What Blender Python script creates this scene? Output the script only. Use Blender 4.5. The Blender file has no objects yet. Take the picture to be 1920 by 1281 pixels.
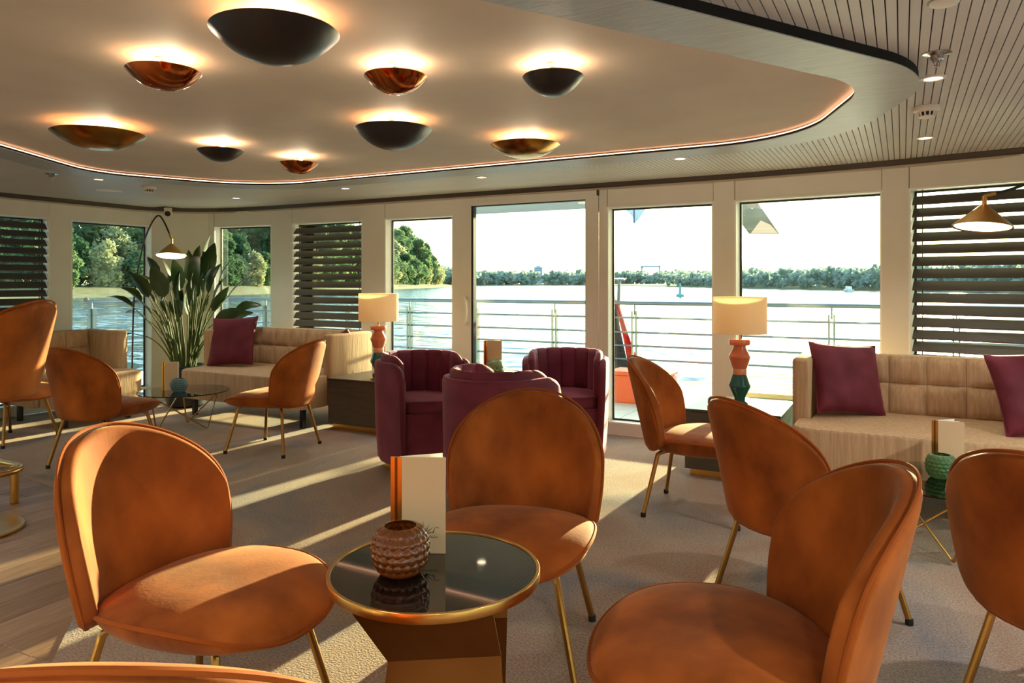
import bpy, bmesh, math, random
from mathutils import Vector, Matrix
import numpy as np
random.seed(7)
PI = math.pi
sc = bpy.context.scene
C = sc.collection

# ------------------------------------------------------------------ camera
cam_d = bpy.data.cameras.new('camera')
cam = bpy.data.objects.new('camera', cam_d); C.objects.link(cam)
cam.location = (0, 0, 1.26)
cam.rotation_euler = (PI/2, 0, math.radians(28.17))
cam_d.sensor_width = 36.0
cam_d.lens = 1365.0/1920.0*36.0
cam_d.shift_y = -110.5/1920.0
cam_d.clip_start = 0.05; cam_d.clip_end = 6000
sc.camera = cam

# ------------------------------------------------------------------ sky, sun, exposure
SUN_DIR = Vector((0.045, 1.0, math.tan(math.radians(7.2)))).normalized()
W = bpy.data.worlds.new('sky'); sc.world = W; W.use_nodes = True
wn = W.node_tree.nodes; wl = W.node_tree.links; wn.clear()
sky = wn.new('ShaderNodeTexSky'); sky.sky_type = 'NISHITA'; sky.sun_disc = False
sky.sun_elevation = math.radians(32.0); sky.sun_rotation = math.atan2(SUN_DIR.x, SUN_DIR.y)
sky.altitude = 0; sky.air_density = 1.7; sky.dust_density = 0.9; sky.ozone_density = 1.0
bg = wn.new('ShaderNodeBackground'); bg.inputs['Strength'].default_value = 0.27
wo = wn.new('ShaderNodeOutputWorld')
wl.new(sky.outputs[0], bg.inputs[0]); wl.new(bg.outputs[0], wo.inputs[0])
sun_d = bpy.data.lights.new('sun', 'SUN'); sun_d.energy = 15.0; sun_d.angle = math.radians(0.6)
sun_d.color = (1.0, 0.70, 0.38)
sun = bpy.data.objects.new('sun', sun_d); C.objects.link(sun)
sun.rotation_euler = (-SUN_DIR).to_track_quat('-Z', 'Y').to_euler()
sun.location = (0, 30, 6)

vs = sc.view_settings
vs.view_transform = 'Standard'; vs.look = 'None'; vs.gamma = 1.0; vs.use_curve_mapping = False
vs.exposure = 1.2
LAMP = 0.7      # common scale of the ceiling lamps' wattage

# ------------------------------------------------------------------ materials
def srgb(r, g, b):
    f = lambda c: (c/255/12.92) if c/255 <= 0.04045 else ((c/255+0.055)/1.055)**2.4
    return (f(r), f(g), f(b), 1.0)
MATS = {}
def mat(name, col, rough=0.6, metal=0.0, col2=None, nscale=8.0, stretch=(1,1,1), bump=0.0, bscale=None,
        sheen=0.0, sheen_tint=None, emis=None, estr=0.0, ior=1.45, spec=0.5, trans=0.0, coat=0.0, detail=4.0, lo=.35, hi=.65, alpha=1.0, coords='Object'):
    m = bpy.data.materials.new(name); m.use_nodes = True
    nt = m.node_tree; b = nt.nodes['Principled BSDF']
    b.inputs['Base Color'].default_value = col
    b.inputs['Roughness'].default_value = rough; b.inputs['Metallic'].default_value = metal
    b.inputs['IOR'].default_value = ior; b.inputs['Specular IOR Level'].default_value = spec
    b.inputs['Transmission Weight'].default_value = trans; b.inputs['Coat Weight'].default_value = coat
    b.inputs['Alpha'].default_value = alpha
    if sheen:
        b.inputs['Sheen Weight'].default_value = sheen; b.inputs['Sheen Roughness'].default_value = 0.4
        b.inputs['Sheen Tint'].default_value = sheen_tint or col
    if emis:
        b.inputs['Emission Color'].default_value = emis; b.inputs['Emission Strength'].default_value = estr
    if col2 or bump:
        tc = nt.nodes.new('ShaderNodeTexCoord'); mp = nt.nodes.new('ShaderNodeMapping')
        mp.inputs['Scale'].default_value = stretch
        nt.links.new(tc.outputs[coords], mp.inputs[0])
    if col2:
        n = nt.nodes.new('ShaderNodeTexNoise'); n.inputs['Scale'].default_value = nscale; n.inputs['Detail'].default_value = detail
        r = nt.nodes.new('ShaderNodeValToRGB')
        r.color_ramp.elements[0].position = lo; r.color_ramp.elements[1].position = hi
        r.color_ramp.elements[0].color = col; r.color_ramp.elements[1].color = col2
        nt.links.new(mp.outputs[0], n.inputs['Vector']); nt.links.new(n.outputs['Fac'], r.inputs[0])
        nt.links.new(r.outputs[0], b.inputs['Base Color'])
    if bump:
        n2 = nt.nodes.new('ShaderNodeTexNoise'); n2.inputs['Scale'].default_value = bscale or nscale*4; n2.inputs['Detail'].default_value = 3
        bm_ = nt.nodes.new('ShaderNodeBump'); bm_.inputs['Strength'].default_value = bump; bm_.inputs['Distance'].default_value = 0.01
        nt.links.new(mp.outputs[0], n2.inputs['Vector']); nt.links.new(n2.outputs['Fac'], bm_.inputs['Height'])
        nt.links.new(bm_.outputs[0], b.inputs['Normal'])
    MATS[name] = m
    return m
M = MATS
mat('wall_white', srgb(209,205,196), 0.45, col2=srgb(214,210,202), nscale=3)
mat('frame_white', srgb(226,226,222), 0.35)
mat('gasket', srgb(28,34,38), 0.5)
mat('blade', srgb(74,70,66), 0.45)
mat('trim_dark', srgb(70,62,55), 0.4)
mat('trim_light', srgb(170,160,145), 0.4)
mat('slat', srgb(203,205,205), 0.5, col2=srgb(187,188,187), nscale=6, stretch=(1,.15,1), bump=.05)
mat('black_gap', srgb(14,13,12), 0.9)
mat('ring', srgb(150,158,160), 0.42, col2=srgb(166,172,172), nscale=30, stretch=(.3,3,1), bump=.12, bscale=60)
mat('panel', srgb(196,187,173), 0.75, col2=srgb(189,179,164), nscale=3, bump=.04)
mat('led', (1,.6,.4,1), 0.5, emis=(1,.55,.33,1), estr=2.6)
mat('velvet_orange', srgb(118,55,15), 0.8, col2=srgb(192,104,38), nscale=5, stretch=(1,1,.7), sheen=.22, sheen_tint=srgb(238,208,170), bump=.05, bscale=90, detail=8, lo=.3, hi=.72, spec=.25)
mat('velvet_piping', srgb(150,72,18), 0.8, spec=.25, sheen=.25, sheen_tint=srgb(235,180,120))
mat('velvet_purple', srgb(98,28,52), 0.7, col2=srgb(122,42,68), nscale=6, sheen=.6, sheen_tint=srgb(232,160,185), bump=.05, bscale=80, detail=6)
mat('velvet_cushion', srgb(92,20,40), 0.7, col2=srgb(114,34,56), nscale=6, sheen=.4, sheen_tint=srgb(220,130,150), bump=.05, bscale=60)
mat('linen', srgb(178,146,112), 0.85, col2=srgb(196,166,132), nscale=60, stretch=(1,1,.06), bump=.25, bscale=120, sheen=.2)
mat('brass', srgb(196,148,80), 0.28, 1.0)
mat('brass_dark', srgb(118,74,32), 0.4, .9, col2=srgb(104,62,26), nscale=4)
mat('gold_leg', srgb(172,128,70), 0.3, 1.0)
mat('rubber', srgb(16,15,14), 0.7)
mat('bowl_black', srgb(34,32,32), 0.38)
mat('bowl_inner', srgb(214,150,70), 0.35, .8)
mat('bowl_copper', srgb(186,108,54), 0.13, 1.0)
mat('bowl_brass', srgb(178,136,62), 0.22, 1.0)
mat('ceramic_white', srgb(230,225,215), 0.4)
mat('bulb', (1,.8,.5,1), 0.4, emis=(1,.70,.38,1), estr=8.0)
mat('downlight', (1,.9,.75,1), 0.4, emis=(1,.8,.55,1), estr=4.0)
mat('diffuser', (1,.9,.75,1), 0.4, emis=(1,.84,.62,1), estr=2.2)
mat('chrome', srgb(190,192,195), 0.15, 1.0)
mat('steel', srgb(118,130,132), 0.35, 1.0)
mat('plastic_white', srgb(225,222,215), 0.4)
mat('plastic_dark', srgb(30,28,27), 0.4)
mat('glass_black', srgb(10,11,13), 0.04, coat=.3, spec=.5, ior=1.55)
mat('cream', srgb(214,186,150), 0.6)
mat('paper', srgb(235,232,226), 0.7)
mat('ink', srgb(52,36,24), 0.7)
mat('plinth', srgb(70,60,52), 0.35, col2=srgb(82,72,62), nscale=40, stretch=(.1,.1,1))
mat('terracotta', srgb(206,112,76), 0.18, coat=.5)
mat('peach', srgb(222,150,112), 0.25, coat=.4)
mat('teal', srgb(8,84,78), 0.1, coat=.6)
mat('pot', srgb(44,46,48), 0.35)
mat('soil', srgb(52,38,28), 0.95, col2=srgb(30,22,16), nscale=40, bump=.5)
mat('leaf', srgb(40,62,30), 0.38, col2=srgb(58,84,38), nscale=5, stretch=(1,1,1), spec=.6)
mat('stalk', srgb(56,78,34), 0.75, col2=srgb(84,98,46), nscale=6)
mat('lamp_black', srgb(26,25,26), 0.35)
mat('deck', srgb(206,200,194), 0.6, col2=srgb(192,186,180), nscale=2)
mat('deck_wood', srgb(190,160,120), 0.6, col2=srgb(168,138,100), nscale=10, stretch=(.2,3,3))
mat('deck_teal', srgb(110,168,160), 0.5)
mat('red_box', srgb(214,92,58), 0.5)
mat('flag_black', srgb(52,58,60), 0.8)
mat('flag_red', srgb(214,52,34), 0.8)
mat('flag_gold', srgb(230,160,60), 0.8)
mat('flag_blue', srgb(170,200,225), 0.8)
mat('flag_navy', srgb(50,70,150), 0.8)
mat('flag_grey', srgb(120,124,118), 0.8, col2=srgb(150,152,146), nscale=3)
mat('flag_pink', srgb(240,214,204), 0.8)
mat('hull_white', srgb(225,225,225), 0.5)
mat('foliage_dark', srgb(66,98,70), 0.8, col2=srgb(94,122,78), nscale=.6)
mat('foliage_pale', srgb(156,162,118), 0.8, col2=srgb(186,184,138), nscale=.6)
mat('foliage_mid', srgb(96,126,88), 0.8, col2=srgb(128,148,98), nscale=.6)
mat('foliage_far_haze', srgb(152,168,156), 0.9, col2=srgb(168,180,164), nscale=.1)  # distance haze put into the leaf colour as a paler tone
mat('bark', srgb(110,100,86), 0.9)
mat('grass', srgb(112,108,66), 0.9, col2=srgb(136,128,84), nscale=.3)
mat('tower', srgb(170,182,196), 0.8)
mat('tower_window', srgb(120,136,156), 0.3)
mat('awning', srgb(150,162,174), 0.6)

def leafy(name, amt=.45):
    m = M[name]; nt = m.node_tree; b = nt.nodes['Principled BSDF']; L = nt.links.new
    tr_ = nt.nodes.new('ShaderNodeBsdfTranslucent'); mx = nt.nodes.new('ShaderNodeMixShader'); mx.inputs[0].default_value = amt
    src = b.inputs['Base Color'].links[0].from_socket; L(src, tr_.inputs[0])
    o = nt.nodes['Material Output']; L(b.outputs[0], mx.inputs[1]); L(tr_.outputs[0], mx.inputs[2]); L(mx.outputs[0], o.inputs[0])
for n_ in ('foliage_dark','foliage_pale','foliage_mid','foliage_far_haze'): leafy(n_)
leafy('leaf', .2)
# carpet: short pile with blurred blue-grey, beige and brown cloud pattern
def carpet_mat():
    m = mat('carpet', srgb(150,128,108), 0.95, sheen=.25, sheen_tint=srgb(230,210,180))
    nt = m.node_tree; b = nt.nodes['Principled BSDF']; L = nt.links.new
    tc = nt.nodes.new('ShaderNodeTexCoord')
    mp = nt.nodes.new('ShaderNodeMapping'); mp.inputs['Scale'].default_value = (1.3,.8,1); mp.inputs['Rotation'].default_value = (0,0,.6)
    L(tc.outputs['Object'], mp.inputs[0])
    n = nt.nodes.new('ShaderNodeTexNoise'); n.inputs['Scale'].default_value = 1.1; n.inputs['Detail'].default_value = 5; n.inputs['Distortion'].default_value = .8
    L(mp.outputs[0], n.inputs['Vector'])
    r = nt.nodes.new('ShaderNodeValToRGB'); e = r.color_ramp.elements
    e[0].position = .34; e[0].color = srgb(138,134,142); e[1].position = .66; e[1].color = srgb(172,136,116)
    x = e.new(.5); x.color = srgb(180,158,142)
    L(n.outputs['Fac'], r.inputs[0])
    f = nt.nodes.new('ShaderNodeTexNoise'); f.inputs['Scale'].default_value = 120; f.inputs['Detail'].default_value = 5; f.inputs['Roughness'].default_value = .75
    L(tc.outputs['Object'], f.inputs['Vector'])
    mx = nt.nodes.new('ShaderNodeMix'); mx.data_type = 'RGBA'; mx.blend_type = 'MULTIPLY'; mx.inputs[0].default_value = .9
    r2 = nt.nodes.new('ShaderNodeValToRGB'); r2.color_ramp.elements[0].position = .36; r2.color_ramp.elements[1].position = .62
    r2.color_ramp.elements[0].color = (.30,.28,.27,1); r2.color_ramp.elements[1].color = (1.0,1.0,1.0,1)
    L(f.outputs['Fac'], r2.inputs[0]); L(r.outputs[0], mx.inputs[6]); L(r2.outputs[0], mx.inputs[7]); L(mx.outputs[2], b.inputs['Base Color'])
    bp = nt.nodes.new('ShaderNodeBump'); bp.inputs['Strength'].default_value = .7; bp.inputs['Distance'].default_value = .006
    f2 = nt.nodes.new('ShaderNodeTexNoise'); f2.inputs['Scale'].default_value = 130; f2.inputs['Detail'].default_value = 4
    L(tc.outputs['Object'], f2.inputs['Vector']); L(f2.outputs['Fac'], bp.inputs['Height']); L(bp.outputs[0], b.inputs['Normal'])
carpet_mat()
def plank_mats():
    out = []
    for i, (a, c2) in enumerate([((158,126,98),(134,102,76)),((146,115,88),(124,94,70)),((168,136,108),(146,114,88))]):
        out.append(mat('plank_%d' % i, srgb(*a), .42, col2=srgb(*c2), nscale=9, stretch=(6,.6,1), bump=.08, bscale=40, detail=6))
    return out
PLANK = plank_mats()

def glass_pane_mat(name, tint, refl=1.0):
    m = bpy.data.materials.new(name); m.use_nodes = True; nt = m.node_tree; nt.nodes.clear(); L = nt.links.new
    t = nt.nodes.new('ShaderNodeBsdfTransparent'); t.inputs[0].default_value = tint
    g = nt.nodes.new('ShaderNodeBsdfGlossy'); g.inputs['Roughness'].default_value = 0.0
    fr = nt.nodes.new('ShaderNodeFresnel'); fr.inputs[0].default_value = 1.45
    mu = nt.nodes.new('ShaderNodeMath'); mu.operation = 'MULTIPLY'; mu.inputs[1].default_value = refl
    mx = nt.nodes.new('ShaderNodeMixShader'); o = nt.nodes.new('ShaderNodeOutputMaterial')
    L(fr.outputs[0], mu.inputs[0]); L(mu.outputs[0], mx.inputs[0]); L(t.outputs[0], mx.inputs[1]); L(g.outputs[0], mx.inputs[2]); L(mx.outputs[0], o.inputs[0])
    MATS[name] = m
glass_pane_mat('pane', (.83,.95,.94,1), 1.3)
glass_pane_mat('table_glass', (.72,.84,.82,1), 1.6)
def holder_mat(name, col, rough=.12):
    m = bpy.data.materials.new(name); m.use_nodes = True; nt = m.node_tree; b = nt.nodes['Principled BSDF']
    b.inputs['Base Color'].default_value = col; b.inputs['Roughness'].default_value = rough
    b.inputs['Transmission Weight'].default_value = .62; b.inputs['Coat Weight'].default_value = .5
    MATS[name] = m
holder_mat('holder_amber', srgb(150,84,34)); holder_mat('holder_blue', srgb(120,160,172)); holder_mat('holder_sage', srgb(160,178,150)); holder_mat('holder_green', srgb(96,150,92))
def shade_mat():
    m = bpy.data.materials.new('lamp_shade'); m.use_nodes = True; nt = m.node_tree; nt.nodes.clear(); L = nt.links.new
    d = nt.nodes.new('ShaderNodeBsdfDiffuse'); d.inputs[0].default_value = srgb(240,230,212)
    t = nt.nodes.new('ShaderNodeBsdfTranslucent'); t.inputs[0].default_value = srgb(250,232,200)
    mx = nt.nodes.new('ShaderNodeMixShader'); mx.inputs[0].default_value = .45; o = nt.nodes.new('ShaderNodeOutputMaterial')
    L(d.outputs[0], mx.inputs[1]); L(t.outputs[0], mx.inputs[2]); L(mx.outputs[0], o.inputs[0])
    MATS['lamp_shade'] = m
shade_mat()
def water_mat():
    m = mat('water', srgb(58,84,98), .12, spec=.45, ior=1.33)
    nt = m.node_tree; b = nt.nodes['Principled BSDF']; L = nt.links.new
    tc = nt.nodes.new('ShaderNodeTexCoord')
    mp = nt.nodes.new('ShaderNodeMapping'); mp.inputs['Scale'].default_value = (.5,1.4,1); L(tc.outputs['Object'], mp.inputs[0])
    n = nt.nodes.new('ShaderNodeTexNoise'); n.inputs['Scale'].default_value = .7; n.inputs['Detail'].default_value = 9; n.inputs['Roughness'].default_value = .62; n.inputs['Distortion'].default_value = .6
    L(mp.outputs[0], n.inputs['Vector'])
    # ripples tilt the surface normal
    v1 = nt.nodes.new('ShaderNodeVectorMath'); v1.operation = 'SUBTRACT'; v1.inputs[1].default_value = (.5,.5,.5); L(n.outputs['Color'], v1.inputs[0])
    v2 = nt.nodes.new('ShaderNodeVectorMath'); v2.operation = 'MULTIPLY'; v2.inputs[1].default_value = (.9,1.3,0); L(v1.outputs[0], v2.inputs[0])
    v3 = nt.nodes.new('ShaderNodeVectorMath'); v3.operation = 'ADD'; v3.inputs[1].default_value = (0,0,1); L(v2.outputs[0], v3.inputs[0])
    v4 = nt.nodes.new('ShaderNodeVectorMath'); v4.operation = 'NORMALIZE'; L(v3.outputs[0], v4.inputs[0]); L(v4.outputs[0], b.inputs['Normal'])
    # wake foam streaks astern of the ship
    mp2 = nt.nodes.new('ShaderNodeMapping'); mp2.inputs['Scale'].default_value = (1,.35,1); L(tc.outputs['Object'], mp2.inputs[0])
    n2 = nt.nodes.new('ShaderNodeTexNoise'); n2.inputs['Scale'].default_value = .8; n2.inputs['Detail'].default_value = 8; n2.inputs['Distortion'].default_value = 1.2
    L(mp2.outputs[0], n2.inputs['Vector'])
    r = nt.nodes.new('ShaderNodeValToRGB'); r.color_ramp.elements[0].position = .5; r.color_ramp.elements[1].position = .62
    L(n2.outputs['Fac'], r.inputs[0])
    sx = nt.nodes.new('ShaderNodeSeparateXYZ'); L(tc.outputs['Object'], sx.inputs[0])
    mr = nt.nodes.new('ShaderNodeMapRange'); mr.inputs[1].default_value = 9; mr.inputs[2].default_value = 60; mr.inputs[3].default_value = .9; mr.inputs[4].default_value = 0
    L(sx.outputs['Y'], mr.inputs[0])
    mu = nt.nodes.new('ShaderNodeMath'); mu.operation = 'MULTIPLY'; L(r.outputs[0], mu.inputs[0]); L(mr.outputs[0], mu.inputs[1])
    mx = nt.nodes.new('ShaderNodeMix'); mx.data_type = 'RGBA'; mx.inputs[6].default_value = srgb(58,84,98); mx.inputs[7].default_value = srgb(128,146,156)
    L(mu.outputs[0], mx.inputs[0]); L(mx.outputs[2], b.inputs['Base Color'])
    rr = nt.nodes.new('ShaderNodeMapRange'); rr.inputs[3].default_value = .12; rr.inputs[4].default_value = .7
    L(mu.outputs[0], rr.inputs[0]); L(rr.outputs[0], b.inputs['Roughness'])
water_mat()

# ------------------------------------------------------------------ mesh helpers
class MB:
    def __init__(s): s.v = []; s.f = []
    def add(s, v, f):
        o = len(s.v); s.v += [tuple(p) for p in v]; s.f += [tuple(i+o for i in q) for q in f]; return s
    def box(s, x0, x1, y0, y1, z0, z1):
        v = [(x0,y0,z0),(x1,y0,z0),(x1,y1,z0),(x0,y1,z0),(x0,y0,z1),(x1,y0,z1),(x1,y1,z1),(x0,y1,z1)]
        return s.add(v, [(0,3,2,1),(4,5,6,7),(0,1,5,4),(1,2,6,5),(2,3,7,6),(3,0,4,7)])
    def rbox(s, x0, x1, y0, y1, z0, z1, r=.01, seg=2):
        bm = bmesh.new(); bmesh.ops.create_cube(bm, size=1)
        for v in bm.verts: v.co = Vector(((x0+x1)/2+v.co.x*(x1-x0), (y0+y1)/2+v.co.y*(y1-y0), (z0+z1)/2+v.co.z*(z1-z0)))
        bmesh.ops.bevel(bm, geom=bm.edges[:], offset=r, segments=seg, affect='EDGES', profile=.5)
        bm.verts.index_update()
        s.add([v.co for v in bm.verts], [[v.index for v in f.verts] for f in bm.faces]); bm.free(); return s
    def prism(s, poly, z0, z1):
        n = len(poly)
        v = [(p[0],p[1],z0) for p in poly]+[(p[0],p[1],z1) for p in poly]
        return s.add(v, [tuple(range(n-1,-1,-1)), tuple(range(n,2*n))]+[(i,(i+1)%n,n+(i+1)%n,n+i) for i in range(n)])
    def lathe(s, prof, n=32, c=(0,0,0), cap=True):
        v = []; f = []
        for r, z in prof:
            for k in range(n): v.append((c[0]+r*math.cos(2*PI*k/n), c[1]+r*math.sin(2*PI*k/n), c[2]+z))
        m = len(prof)
        for i in range(m-1):
            for k in range(n): f.append((i*n+k, i*n+(k+1)%n, (i+1)*n+(k+1)%n, (i+1)*n+k))
        if cap:
            if prof[0][0] > 1e-4: f.append(tuple(range(n-1,-1,-1)))
            if prof[-1][0] > 1e-4: f.append(tuple((m-1)*n+k for k in range(n)))
        return s.add(v, f)
    def tube(s, pts, r, n=8, closed=False, cap=True):
        P = [Vector(p) for p in pts]; m = len(P)
        rr = r if isinstance(r, (list, tuple)) else [r]*m
        T = []
        for i in range(m):
            a = P[(i-1) % m] if (closed or i > 0) else P[i]; b = P[(i+1) % m] if (closed or i < m-1) else P[i]
            d = b-a; T.append(d.normalized() if d.length > 1e-9 else Vector((0,0,1)))
        up = Vector((0,0,1)) if abs(T[0].z) < .9 else Vector((1,0,0))
        N = (up-T[0]*up.dot(T[0])).normalized(); v = []; f = []
        for i in range(m):
            N = (N-T[i]*N.dot(T[i]))
            N = N.normalized() if N.length > 1e-6 else T[i].orthogonal().normalized()
            B = T[i].cross(N)
            for k in range(n):
                a = 2*PI*k/n; v.append(P[i]+(N*math.cos(a)+B*math.sin(a))*rr[i])
        for i in range(m if closed else m-1):
            j = (i+1) % m
            for k in range(n): f.append((i*n+k, i*n+(k+1)%n, j*n+(k+1)%n, j*n+k))
        if not closed and cap: f += [tuple(range(n-1,-1,-1)), tuple((m-1)*n+k for k in range(n))]
        return s.add(v, f)
    def sweep(s, path, sec, closed_sec=True):
        """path: list of (x,y,nx,ny) plan points with inward normal; sec(i) -> list of (offset, z)."""
        v = []; f = []; S = [sec(i) for i in range(len(path))]; n = len(S[0])
        for (x, y, nx, ny), q in zip(path, S):
            for o, z in q: v.append((x+nx*o, y+ny*o, z))
        for i in range(len(path)-1):
            for k in range(n if closed_sec else n-1): f.append((i*n+k, i*n+(k+1)%n, (i+1)*n+(k+1)%n, (i+1)*n+k))
        if closed_sec: f += [tuple(range(n-1,-1,-1)), tuple((len(path)-1)*n+k for k in range(n))]
        return s.add(v, f)
    def sphere(s, c, r, nu=16, nv=10, sz=1.0):
        prof = [(max(r*math.sin(PI*j/nv), 1e-5), -r*math.cos(PI*j/nv)*sz) for j in range(nv+1)]
        return s.lathe(prof, nu, c, cap=False)
    def mesh(s, name, smooth=True, sharp=35, m=None):
        me = bpy.data.meshes.new(name); me.from_pydata(s.v, [], s.f); me.validate()
        bm = bmesh.new(); bm.from_mesh(me); bmesh.ops.remove_doubles(bm, verts=bm.verts, dist=1e-6)
        bmesh.ops.recalc_face_normals(bm, faces=bm.faces)
        if smooth:
            for f in bm.faces: f.smooth = True
            a = math.radians(sharp)
            for e in bm.edges:
                if len(e.link_faces) == 2 and e.calc_face_angle(0) > a: e.smooth = False
        bm.to_mesh(me); bm.free()
        if m: me.materials.append(M[m] if isinstance(m, str) else m)
        return me
    def build(s, name, m, parent=None, loc=(0,0,0), rotz=0, smooth=True, sharp=35):
        return ob(name, s.mesh(name, smooth, sharp, m), parent, loc, rotz)
def ob(name, me, parent=None, loc=(0,0,0), rotz=0):
    o = bpy.data.objects.new(name, me); C.objects.link(o); o.location = loc
    o.rotation_euler = (0,0,rotz); o.parent = parent
    return o
def tag(o, label=None, cat=None, group=None, kind=None):
    if label: o['label'] = label
    if cat: o['category'] = cat
    if group: o['group'] = group
    if kind: o['kind'] = kind
    return o
def thing(name, label, cat, loc=(0,0,0), rotz=0, group=None, kind=None):
    o = bpy.data.objects.new(name, None); C.objects.link(o); o.location = loc; o.rotation_euler = (0,0,rotz)
    o.empty_display_size = .1
    return tag(o, label, cat, group, kind)
def struct(name, label=None):
    o = bpy.data.objects.new(name, None); C.objects.link(o); o['kind'] = 'structure'
    if label: o['label'] = label
    return o
def copy_tree(o, parent=None):
    c = o.copy(); C.objects.link(c); c.parent = parent
    for ch in KIDS.get(o.name, [k for k in o.children]): copy_tree(ch, c)
    return c
KIDS = {}
def solid(me, mods, m):
    """apply modifiers given as (type, dict) to a mesh and return the new mesh"""
    o = bpy.data.objects.new('tmp', me); C.objects.link(o)
    for t, kw in mods:
        md = o.modifiers.new(t, t)
        for k, v in kw.items(): setattr(md, k, v)
    bpy.context.view_layer.update()
    dg = bpy.context.evaluated_depsgraph_get()
    n = bpy.data.meshes.new_from_object(o.evaluated_get(dg)); bpy.data.objects.remove(o)
    n.materials.clear(); n.materials.append(M[m])
    for p in n.polygons: p.use_smooth = True
    return n
def face(deg): return math.radians(deg)-PI/2      # local +Y looks along this world direction
def poly_path(pts, closed=False, inward=1):
    """plan points -> (x,y,nx,ny) with normals to the left of travel times inward"""
    out = []; n = len(pts)
    for i in range(n):
        a = pts[(i-1) % n] if (closed or i) else pts[i]; b = pts[(i+1) % n] if (closed or i < n-1) else pts[i]
        dx, dy = b[0]-a[0], b[1]-a[1]; l = math.hypot(dx, dy) or 1
        out.append((pts[i][0], pts[i][1], -dy/l*inward, dx/l*inward))
    return out
def fillet(poly, rads, seg=10):
    out = []; n = len(poly)
    for i in range(n):
        p = Vector(poly[i]); a = (Vector(poly[i-1])-p); b = (Vector(poly[(i+1)%n])-p)
        ang = a.angle(b); d = rads[i]/math.tan(ang/2)
        d = min(d, a.length*.49, b.length*.49); r = d*math.tan(ang/2)
        a.normalize(); b.normalize(); c = p+(a+b).normalized()*(r/math.sin(ang/2))
        p0 = p+a*d-c; p1 = p+b*d-c
        a0 = math.atan2(p0.y, p0.x); da = (math.atan2(p1.y, p1.x)-a0+PI) % (2*PI)-PI
        for k in range(seg+1): out.append((c.x+r*math.cos(a0+da*k/seg), c.y+r*math.sin(a0+da*k/seg)))
    return out

#=================================================================== SETTING
# ---------- floor: oak planks on the left, carpet elsewhere
fl = struct('floor', 'wooden plank floor and screed under the carpet')
MB().box(-7.6,3.1,-4.2,6.0,-.12,-.02).build('screed', 'plinth', fl)
px0 = -7.4; k = 0
pm = [MB().rbox(0,.176,0,L_,-.02,-.004,.0015,1).mesh('plank', m=PLANK[i]) for i, L_ in enumerate((1.22,1.38,1.30))]
for ci in range(34):
    x = px0+ci*.178
    y = -1.6+random.random()*1.0
    while y < 3.4:
        i = random.randrange(3); L_ = (1.22,1.38,1.30)[i]
        ob('plank', pm[i], fl, (x, y, 0)); y += L_+.002
# carpet with a slanting free-form edge against the planks
cp = [(2.95,-3.9),(-1.2,-3.9),(-1.2,-.4),(-1.75,.7),(-2.2,1.13),(-2.5,1.42),(-2.8,1.68),(-3.3,2.06),(-3.9,2.4),(-4.6,2.62),(-5.6,2.75),(-7.35,2.8),(-7.35,5.1),(-7.1,5.5),(-6.8,5.72),(-1.0,5.72),(.0,5.55),(1.2,5.2),(2.2,4.75),(2.95,4.2)]
tag(MB().prism(cp, -.0039, .0).build('carpet', 'carpet', smooth=False), 'soft cloudy grey and brown carpet under the seating', 'carpet')
GZ = 0.0

# ---------- rear wall line (inner face)
WX = [-7.15,-6.9,-6.6,-6.2,-5.0,-3.6,-2.2,-1.2,-.6,-.05,.66,1.2,1.6,2.2,2.6,2.95]
WY = [5.42,5.62,5.70,5.74,5.74,5.74,5.73,5.72,5.67,5.59,5.44,5.27,5.08,4.72,4.4,4.0]
def wy(x): return float(np.interp(x, WX, WY))
def wpt(x): return (x, wy(x))
def piece(mb, p0, p1, d0, d1, z0, z1):
    """slab along p0->p1 (room on the right-hand side when walking +x), d = outward depth"""
    dx, dy = p1[0]-p0[0], p1[1]-p0[1]; l = math.hypot(dx, dy); nx, ny = -dy/l, dx/l
    q = [(p0[0]+nx*d0,p0[1]+ny*d0),(p1[0]+nx*d0,p1[1]+ny*d0),(p1[0]+nx*d1,p1[1]+ny*d1),(p0[0]+nx*d1,p0[1]+ny*d1)]
    return mb.prism(q, z0, z1)
ZH, ZT, ZC = 1.893, 2.05, 2.09
DEP = .15
NW = [0]; 
blade_cache = {}
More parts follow.
